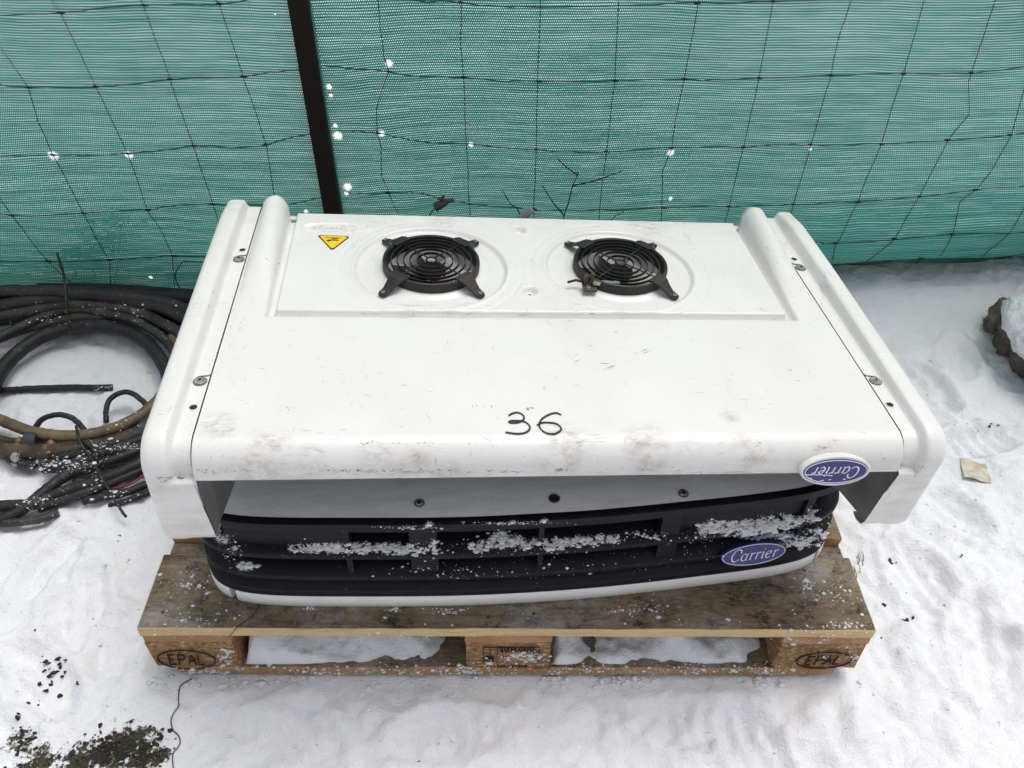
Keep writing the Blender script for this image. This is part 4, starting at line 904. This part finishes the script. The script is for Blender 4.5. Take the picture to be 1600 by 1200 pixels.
hose('hose', [(-120, 488, .07), (-30, 476, .07), (60, 472, .07), (140, 470, .06), (220, 478, .06), (300, 500, .05), (350, 540, .05)], .030, M['hosek'])
hose('hose', [(-120, 515, .05), (-30, 500, .05), (60, 490, .05), (140, 488, .05), (220, 500, .05), (280, 530, .04)], .0220, M['hosek'])
hose('hose', [(60, 458, .03), (130, 458, .03), (200, 460, .03), (280, 466, .03), (360, 470, .03)], .0260, M['hosek'])  # added hose, fills the gap below the net with dark
hose('hose', [(165, 725, .02), (200, 690, .03), (228, 665, .04), (268, 625, .04), (300, 590, .05)], .016, M['hoseg'])
# cables running out of the coil across the snow
hose('cable', [(-60, 800, .015), (0, 791, .017), (50, 788, .018), (95, 770, .020), (145, 754, .025), (195, 735, .03), (240, 712, .03), (290, 680, .03)], .0125, M['hosek'])
hose('cable', [(-40, 825, .012), (0, 812, .013), (32, 798, .016), (70, 768, .022), (105, 742, .028), (140, 728, .03), (185, 716, .03), (235, 695, .03), (280, 670, .035)], .0120, M['hosek'])
hose('cable', [(68, 732, .02), (105, 728, .025), (150, 712, .035), (200, 694, .04), (240, 678, .04), (280, 650, .045)], .0120, M['hosek'])
hose('cable', [(90, 716, .03), (140, 706, .035), (190, 704, .035), (240, 690, .035), (280, 660, .04)], .011, M['hosek'])
hose('cable', [(60, 795, .012), (110, 778, .018), (160, 760, .02), (200, 744, .022), (250, 722, .02)], .010, M['hosek'])
hose('cable', [(-40, 815, .010), (20, 816, .010), (60, 812, .010), (92, 801, .008)], .0085, M['hoseg'])
hose('cable', [(130, 783, .008), (165, 776, .012), (200, 768, .014), (240, 752, .014), (280, 730, .015)], .0085, M['hosek'])
hose('cable', [(170, 790, .006), (200, 782, .008), (235, 768, .010), (270, 750, .010)], .0065, M['hosek'])
hose('cable', [(-60, 672, .03), (-20, 694, .025), (0, 706, .02), (25, 722, .018), (55, 727, .016)], .0085, M['hosek'])
hose('cable', [(118, 756, .014), (115, 750, .016), (121, 745, .02), (136, 745, .024), (152, 736, .028)], .0026, M['hosek'], seg=6)
hose('red_wire', [(168, 763, .014), (185, 762, .016), (203, 757, .018), (222, 744, .02), (240, 730, .02)], .0028, M['red'], seg=6)
hose('looped_cable', [(52, 680, .02), (58, 664, .035), (70, 653, .045), (90, 648, .05), (112, 653, .045), (130, 670, .035), (142, 690, .02)], .0062, M['hosek'], n=6, seg=8, wob=.0003)
hose('looped_cable', [(166, 660, .02), (166, 640, .035), (172, 624, .045), (188, 614, .05), (205, 614, .05), (222, 626, .045), (240, 645, .03)], .0062, M['hosek'], n=6, seg=8, wob=.0003)
# ties and fittings
def tie(L, r=.0024): hose('cable_tie', L, r, M['tie'], n=5, seg=5, wob=.0004)
tie([(89, 394, .22), (93, 408, .20), (99, 428, .17), (102, 450, .145), (104, 470, .13), (106, 490, .10), (108, 512, .075), (109, 522, .05)], .0032)
tie([(119, 666, .062), (122, 680, .062), (127, 694, .055), (138, 708, .05), (150, 728, .05), (158, 745, .045), (168, 760, .04), (177, 776, .034), (186, 792, .028), (197, 808, .018)], .0030)
tie([(127, 688, .055), (145, 700, .055), (152, 718, .055)], .0040)
def coilpart(name, mb_, mat): 
    mb_.V = [tuple(np.array(v)-CC) for v in mb_.V]; return mb_.build(name, mat, coil, auto=40)
a = PZ(43, 689, .030); b_ = PZ(62, 689, .030); mb = MB(); mb.tube([a, a*.5+b_*.5, b_], [.0225, .0235, .0225], 14); coilpart('hose_clamp', mb, M['clamp'])
mb = MB(); a = PZ(55, 700, .02); mb.tube([a, PZ(54, 715, .016)], .007, 8); coilpart('stub_pipe', mb, M['tie'])
mb = MB(); a = PZ(29, 722, .016); mb.cyl(a, (0, 0, 1), .013, .006, 14); mb.cyl(a+np.array([0, 0, .006]), (0, 0, 1), .010, .014, 6); mb.cyl(a+np.array([0, 0, .020]), (.1, 0, 1), .0085, .004, 14, r2=.006); coilpart('end_fitting', mb, M['screw'])
mb = MB(); mb.tube([PZ(30, 726, .014), PZ(52, 728, .014)], .009, 8); coilpart('valve_body', mb, M['rust'])
mb = MB(); mb.box((-.010, -.007, 0), (.010, .007, .014), xf=lambda x, y, z: tuple(PZ(58, 716, .014)+np.array([x, y, z]))); coilpart('valve_cap', mb, M['patina'])
mb = MB()
for u, v, r in ((72, 700, .009), (80, 694, .010), (86, 702, .006), (30, 690, .010), (28, 697, .007), (76, 708, .006)): mb.blob(PZ(u, v, .038), r, sub=2, j=.15)
coilpart('brass_union', mb, M['brass'])
mb = MB(); mb.tube([PZ(66, 722, .016), PZ(86, 722, .018), PZ(118, 716, .024)], [.009, .008, .006], 8); coilpart('frosted_pipe', mb, M['hoseg'])
loose = hose('loose_hose', [(-140, 628, .012), (-10, 612, .012), (45, 608, .012), (100, 606, .011), (150, 606, .009), (176, 605.5, .004)], .0078, M['hosek'], None, np.zeros(3))
tag(loose, 'straight black hose half buried in snow inside the hose coil', 'hose')

# ------------------------------------------------------------------ rock with snow cap at the right edge
def lump(c, R_, squ, seed, amp, zcut):
    V, Fc = ICO[4]; V = V.copy(); P = V*3+seed
    n = fbm(P[:, 0]+P[:, 2]*.7, P[:, 1]-P[:, 2]*.6, 4, .55); V = V*(1+amp*n[:, None]); V = V*np.array(squ)*R_
    return V+np.array(c), Fc
t = NT('rough_brown_concrete'); o = t.tc.outputs['Object']; n = t.noise(o, 18, 6, .75); f = t.noise(o, 90, 4, .8)
t.bsdf(t.mix(t.rng(n, .35, .65), (.085, .072, .055), (.25, .215, .175)), .9, 0., t.bump(t.add(n, f), .9, .012), .2); M['stone'] = t.m
mb = MB()
for (u, v, z, r, sq) in ((1578, 494, .04, .046, (1, 1, 1.1)), (1561, 504, .025, .034, (1, 1, 1)), (1592, 526, .04, .052, (1, 1, 1)), (1618, 556, .035, .060, (1, 1, 1.1)), (1650, 520, .05, .11, (1.1, 1, .75)), (1670, 590, .03, .10, (1, 1.1, .7)), (1700, 540, .05, .15, (1, 1, .6))):
    V, Fc = lump(PZ(u, v, z), r, sq, u*.37, .35, 0); mb.add(V, Fc)
rk = mb.build('rock', M['stone'], None); tag(rk, 'lumpy brown stone with snow on top at right edge', 'rock')
mb = MB()
for (u, v, z, r, sq) in ((1604, 492, .105, .055, (1, 1.1, .8)), (1640, 505, .10, .10, (1.1, 1, .7)), (1680, 545, .09, .13, (1, 1.2, .5))):
    V, Fc = lump(PZ(u, v, z), r, sq, u*.21, .22, 0); mb.add(V, Fc)
tag(mb.build('snow_cap', M['crumb'], None), 'thick snow cap lying on the brown stone', 'snow', kind='stuff')

# ------------------------------------------------------------------ weeds, twigs, straw
def twig(name, L, label, rad=.0016, off=.01):
    o_ = MB()
    for L2 in L: 
        P = [PF(u, v, off) for u, v in L2]; P = spline(P, 4); n = len(P); o_.tube(P, [rad*(1.25-.6*i/n) for i in range(n)], 5)
    return tag(o_.build(name, M['twig'], None), label, 'weed')
twig('weed_stalk', [[(872, 420), (880, 345), (888, 318), (895, 290), (903, 272), (899, 268)], [(903, 274), (886, 262), (871, 248)], [(895, 290), (930, 282), (975, 266)], [(880, 335), (864, 316), (848, 291)]], 'dark forked weed stalk against the net behind the fans')
twig('weed_stalk', [[(818, 400), (812, 335), (797, 318), (784, 296)]], 'short thin weed stalk against the net beside the grey plug')
twig('weed_stalk', [[(940, 390), (955, 345), (975, 330)]], 'low curved weed tip just above the right fan', .0012)
twig('weed_stalk', [[(282, 452), (276, 440), (274, 428), (285, 410), (300, 409), (330, 410)]], 'thin bent stem against the net left of the hood', .0013)
mb = MB()
for L2, zz in (([(1353, 441), (1352, 452), (1345, 466)], 0), ([(1590, 425), (1588, 440), (1578, 449), (1572, 447)], 0), ([(1510, 432), (1510, 444)], 0)):
    P = [PF(u, v, .01) if i == 0 else PY(u, v, float(fy(PF(*L2[0])[0], .0))-.02*i) for i, (u, v) in enumerate(L2)]; mb.tube(spline(P, 4), .0011, 5)
tag(mb.build('loose_thread', M['wire'], None), 'loose dark thread ends hanging from net hem over snow', 'thread', kind='stuff')
mb = MB()
for k in range(9):
    u = random.uniform(1335, 1350); v = random.uniform(868, 905); p = PZ(u, v, 0); p[2] = gh(p[0], p[1]); a = random.uniform(-.9, .4); l = random.uniform(.012, .035)
    mb.tube([p, p+np.array([l*.4*math.sin(a), l*.2, l*.6]), p+np.array([l*math.sin(a)*1.1, l*.3, l*.9])], [.0009, .0007, .0003], 4)
tag(mb.build('dry_grass', M['straw'], None), 'few dry grass blades in snow right of the pallet', 'grass', kind='stuff')
th = [(300, 1058), (283, 1068), (278, 1085), (279, 1105), (268, 1125), (270, 1140), (281, 1155), (270, 1178), (271, 1200), (276, 1230)]
P = [PZ(u, v, .002) for u, v in th]; P = [np.array([p[0], p[1], max(gh(p[0], p[1]), -.01)+.002]) for p in spline(P, 5)]
mb = MB(); mb.tube(P, .0009, 5); tag(mb.build('thread', M['wire'], None), 'thin dark thread trailing from pallet corner over snow', 'thread')
mb = MB(); P = [PZ(u, v, .1452) for u, v in ((403, 940), (402, 952), (390, 966), (372, 978))]+[PY(366, 986, -.0015), PY(357, 996, -.002)]; mb.tube(spline(P, 5), .0006, 4); tag(mb.build('hair', M['wire'], None), 'fine dark hair lying over the front deck board edge', 'hair')
# paper scrap frozen into the snow
p = PZ(1522, 738, .004); p[2] = gh(p[0], p[1])+.006; V = []; npz = 9
for i in range(npz):
    for j in range(npz):
        a, b_ = i/(npz-1)-.5, j/(npz-1)-.5; x = a*.052+b_*.010; y = b_*.055-a*.018; V.append((p[0]+x, p[1]+y, max(p[2]-.001, gh(p[0]+x, p[1]+y)+.0022)+.0022*math.sin(a*7)*math.cos(b_*6)))
t = NT('damp_tan_paper'); o = t.tc.outputs['Object']; n = t.noise(o, 60, 4); t.bsdf(t.mix(t.rng(n, .35, .65), (.42, .37, .25), (.62, .60, .54)), .8, 0., t.bump(n, .2, .002))
tag(mesh('paper_scrap', V, grid_faces(npz, npz), t.m), 'crumpled tan paper scrap frozen into snow right of the unit', 'paper')

# ------------------------------------------------------------------ scattered soil and leaf crumbs
mb = MB()
def scat(u, v, su, sv, n, r0, r1, m=0):
    for _ in range(n):
        p = PZ(random.gauss(u, su), random.gauss(v, sv), 0); p[2] = gh(p[0], p[1])+.001; r = random.uniform(r0, r1); mb.blob(p, r, m=m, sub=1, j=.5, sq=(1, random.uniform(.5, 1), random.uniform(.3, .7)))
scat(185, 1168, 34, 14, 170, .0012, .0055); scat(232, 1180, 14, 12, 60, .001, .004); scat(205, 1162, 30, 9, 60, .001, .004, 1); scat(34, 1150, 7, 11, 40, .001, .0045); scat(80, 1045, 16, 16, 26, .001, .0055); scat(60, 1185, 40, 14, 50, .0008, .003)
for (u, v, r) in ((1392, 866, .006), (1398, 871, .004), (1406, 868, .003), (1417, 968, .007), (1383, 945, .004), (1420, 965, .004), (1500, 872, .003), (1560, 664, .003), (1548, 663, .004), (85, 1075, .006), (68, 1028, .005), (92, 1038, .005), (60, 1065, .004), (37, 1090, .003), (52, 1091, .0025), (51, 1145, .004), (28, 1122, .004), (27, 1190, .004), (1478, 942, .002), (185, 846, .003), (187, 835, .002), (655, 1190, .0015), (1380, 992, .002), (1428, 965, .003)): scat(u, v, 1, 1, 3, r*.5, r)
scat(1500, 668, 60, 4, 22, .0006, .0018); scat(800, 1110, 500, 45, 40, .0004, .0013); scat(1480, 850, 80, 90, 30, .0004, .0016); scat(120, 950, 80, 70, 30, .0004, .0014)
tag(mb.build('soil_crumbs', [M['soil'], simple('green_moss', (.05, .065, .02), .9)], None, smooth=False), 'dark soil and leaf crumbs scattered on the snow', 'soil', kind='stuff')

# ------------------------------------------------------------------ snow lying on things
bpy.context.view_layer.update()
def bvh_of(objs):
    V = []; Fc = []
    for o_ in objs:
        if o_.type != 'MESH': continue
        n = len(V); mw = o_.matrix_world; V += [mw@v.co for v in o_.data.vertices]; Fc += [tuple(i+n for i in p.vertices) for p in o_.data.polygons]
    return BVHTree.FromPolygons(V, Fc)
def kids(o_): 
    out = []
    for c in bpy.data.objects:
        if c.parent is o_ or (c.parent and c.parent.parent is o_): out.append(c)
    return out
BC = bvh_of(kids(cond)); BP = bvh_of(kids(pal)); BH = bvh_of(kids(coil)+[loose])
def cast(bv, u, v):
    d = Vector(ray(u, v)).normalized(); h = bv.ray_cast(Vector(CAM), d); return h[0], h[1]
def dust(bv, mb_, L, r0, r1, clump=.5, zc=(.9, .5)):
    for (u, v, su, sv, n) in L:
        for _ in range(int(n*4)):
            uu, vv = random.gauss(u, su), random.gauss(v, sv)
            if bv is not BC and random.random() < .5: continue
            if n > 50 and float(fbm(np.array([uu*.16+3]), np.array([vv*.33]), 3, .7)[0]) < random.uniform(-.12, .16): continue
            h, nr = cast(bv, uu, vv)
            if h is None: continue
            r = random.uniform(r0, r1)*(.22+random.random()**5*1.0); 
            fl = random.random() < .22 and n > 50
            mb_.blob(np.array(h)+np.array(nr)*r*.2, r*((2.6 if bv is BC else 1.8) if fl else 1), sub=1, j=.45, sq=(1.3, 1, (.35 if bv is BC else .22) if fl else random.uniform(*zc[::-1])))
mb = MB()
dust(BC, mb, [(520, 856, 24, 3.5, 520), (600, 857, 26, 3.2, 620), (560, 852, 40, 2.2, 260), (470, 858, 12, 4, 60), (640, 860, 22, 3.5, 240), (678, 852, 3, 8, 60), (785, 842, 9, 5, 230), (760, 852, 22, 5, 140), (815, 850, 22, 4, 260), (865, 853, 14, 4, 200), (900, 848, 22, 3, 220), (940, 842, 18, 3, 140), (1000, 836, 22, 3, 90),
                 (382, 884, 7, 4, 120), (350, 842, 8, 6, 36), (362, 858, 8, 8, 24), (640, 824, 22, 1.5, 60), (800, 817, 40, 1.5, 50), (680, 888, 60, 3, 14), (740, 898, 60, 4, 14),
                 (1115, 824, 11, 4.5, 420), (1160, 820, 22, 4, 800), (1200, 822, 16, 6, 700), (1185, 834, 16, 4.5, 380), (1225, 815, 12, 5, 420), (1245, 812, 14, 4, 160), (1270, 806, 5, 6, 90), (1222, 836, 9, 3, 160), (1150, 828, 22, 5, 160),
                 (1245, 850, 12, 3.5, 180), (1285, 834, 14, 5, 220), (1305, 826, 6, 7, 120), (1262, 843, 10, 3, 90), (1100, 840, 20, 8, 24), (900, 870, 200, 14, 40)], .0006, .0021)
tag(mb.build('snow_on_grille', M['crumb'], None), 'patches of dry snow caught on the black grille louvres', 'snow', kind='stuff')
mb = MB()
dust(BP, mb, [(300, 915, 25, 14, 120), (320, 965, 30, 10, 130), (290, 990, 30, 3, 20), (1290, 985, 50, 4, 60), (1325, 978, 22, 2.5, 160), (1275, 920, 25, 22, 110), (1262, 920, 4, 8, 120), (1320, 930, 14, 20, 90), (1020, 945, 12, 6, 70), (975, 955, 14, 4, 50), (700, 955, 14, 2.5, 160), (615, 952, 5, 2, 30), (485, 951, 6, 1.5, 30), (640, 992, 60, 3, 40), (800, 972, 300, 6, 60),
                 (350, 1025, 7, 8, 200), (305, 1052, 30, 4, 200), (335, 1050, 18, 3, 120), (262, 1052, 14, 3, 70), (820, 1026, 14, 4, 620), (810, 1032, 24, 4, 160), (1290, 1026, 8, 4, 12), (1260, 1000, 30, 4, 60), (1330, 1020, 6, 10, 50),
                 (460, 1048, 60, 4, 220), (560, 1052, 50, 4, 180), (740, 1050, 26, 6, 420), (850, 1055, 30, 5, 240), (910, 1046, 30, 6, 260), (1100, 1046, 60, 6, 260), (1200, 1045, 20, 6, 160), (1260, 1056, 40, 4, 80), (640, 1050, 40, 6, 200), (1000, 1050, 60, 4, 80)], .0007, .0024)
tag(mb.build('snow_on_pallet', M['crumb'], None), 'snow crumbs scattered over the pallet boards and blocks', 'snow', kind='stuff')
mb = MB()
dust(BH, mb, [(165, 606, 10, 3, 60), (60, 613, 6, 2, 16), (185, 655, 18, 9, 40), (140, 706, 14, 12, 120), (100, 722, 30, 5, 260), (80, 730, 20, 4, 160), (150, 745, 6, 8, 60), (55, 785, 16, 8, 110), (120, 770, 40, 10, 60), (170, 700, 20, 6, 60), (200, 698, 12, 3, 50), (180, 778, 10, 6, 90), (60, 825, 30, 4, 60), (205, 488, 30, 6, 60), (150, 478, 50, 5, 60), (75, 500, 20, 6, 30), (170, 655, 24, 10, 30)], .0008, .0026)
tag(mb.build('snow_on_hoses', M['crumb'], None), 'snow crumbs stuck to the hoses and cables', 'snow', kind='stuff')

mb = MB()
for _ in range(500):
    x = random.uniform(-.62, .62); y = -abs(random.gauss(0, .012))-.001; q_ = float(fbm(np.array([x*14]), np.array([3.]), 3)[0])
    if q_ < random.uniform(-.2, .15): continue
    r_ = random.uniform(.0012, .0045)*(.6+random.random()**3); mb.blob((x, y, gh(x, y)+r_*.3), r_, sub=1, j=.4, sq=(1.3, 1, .7))
for _ in range(2600):
    x, y = random.uniform(-1.5, 1.5), random.uniform(-.35, .9)
    if abs(x) < .62 and y > -.005 or float(fbm(np.array([x*5]), np.array([y*5]), 3)[0]) < .05: continue
    r_ = random.uniform(.0008, .0030)*(.5+random.random()**3); mb.blob((x, y, gh(x, y)+r_*.3), r_, sub=1, j=.4, sq=(1.3, 1, .7))
tag(mb.build('snow_clumps', mat_snow('loose_snow'), None), 'small loose snow clumps on the trodden ground around the pallet', 'snow', kind='stuff')

# drifted snow between the pallet blocks
def heap(name, x0, x1, y0, y1, fn, label, base=.0225, st=.005):
    X = np.arange(x0, x1, st); Y = np.arange(y0, y1, st); GX_, GY_ = np.meshgrid(X, Y, indexing='ij'); Z = fn(GX_, GY_)
    Z = base-.004+np.maximum(0, Z+.026*fbm(GX_*17, GY_*17+3, 4)*(Z > .001)+.004*fbm(GX_*90, GY_*90, 2)*(Z > .003))
    edge = np.minimum(np.minimum(GX_-x0, x1-GX_), np.minimum(GY_-y0, y1-GY_)); Z = base-.006+(Z-base+.006)*sstep(0, .012, edge); Z = np.minimum(Z, .1205)
    return tag(mesh(name, np.stack([GX_, GY_, Z], -1).reshape(-1, 3), grid_faces(len(X), len(Y)), M['crumb']), label, 'snow', kind='stuff')
g2 = lambda x, y, cx, cy, a, b_, h: h*np.exp(-((x-cx)/a)**2-((y-cy)/b_)**2)
heap('snow_heap', -.453, -.075, .004, .32, lambda x, y: g2(x, y, -.38, .085, .075, .07, .074)+g2(x, y, -.26, .10, .05, .06, .060)+g2(x, y, -.43, .04, .03, .04, .03)+g2(x, y, -.17, .07, .045, .04, .022)-.002-.03*(y > .28), 'snow drift filling the pallet gap left of the middle block')
heap('snow_heap', .075, .453, .004, .32, lambda x, y: g2(x, y, .09, .06, .03, .06, .035)+g2(x, y, .28, .09, .07, .07, .052)+g2(x, y, .37, .05, .06, .04, .022)+g2(x, y, .18, .05, .04, .04, .012)-.003, 'snow drift in the pallet gap right of the middle block')

# ------------------------------------------------------------------ dark undergrowth showing through the net at lower left
mb = MB()
for (u, v, su, sv, n_) in ((170, 368, 14, 16, 60), (115, 402, 20, 10, 80), (185, 350, 7, 12, 24), (150, 400, 22, 12, 50)):
    for _ in range(n_):
        p = PY(random.gauss(u, su), random.gauss(v, sv), 1.16); p[1] += random.uniform(-.02, .03); mb.blob(p, random.uniform(.002, .008), sub=1, j=.4, sq=(1.3, .5, .8))
for (u0, v0, u1, v1) in ((110, 450, 125, 400), (180, 450, 190, 350), (150, 450, 140, 380)): 
    a = PY(u0, v0, 1.18); b_ = PY(u1, v1, 1.18); mb.tube([a, b_], .002, 5)
tag(mb.build('undergrowth', M['soil'], None, smooth=False), 'dark dead undergrowth showing through net behind the hoses', 'undergrowth', kind='stuff')
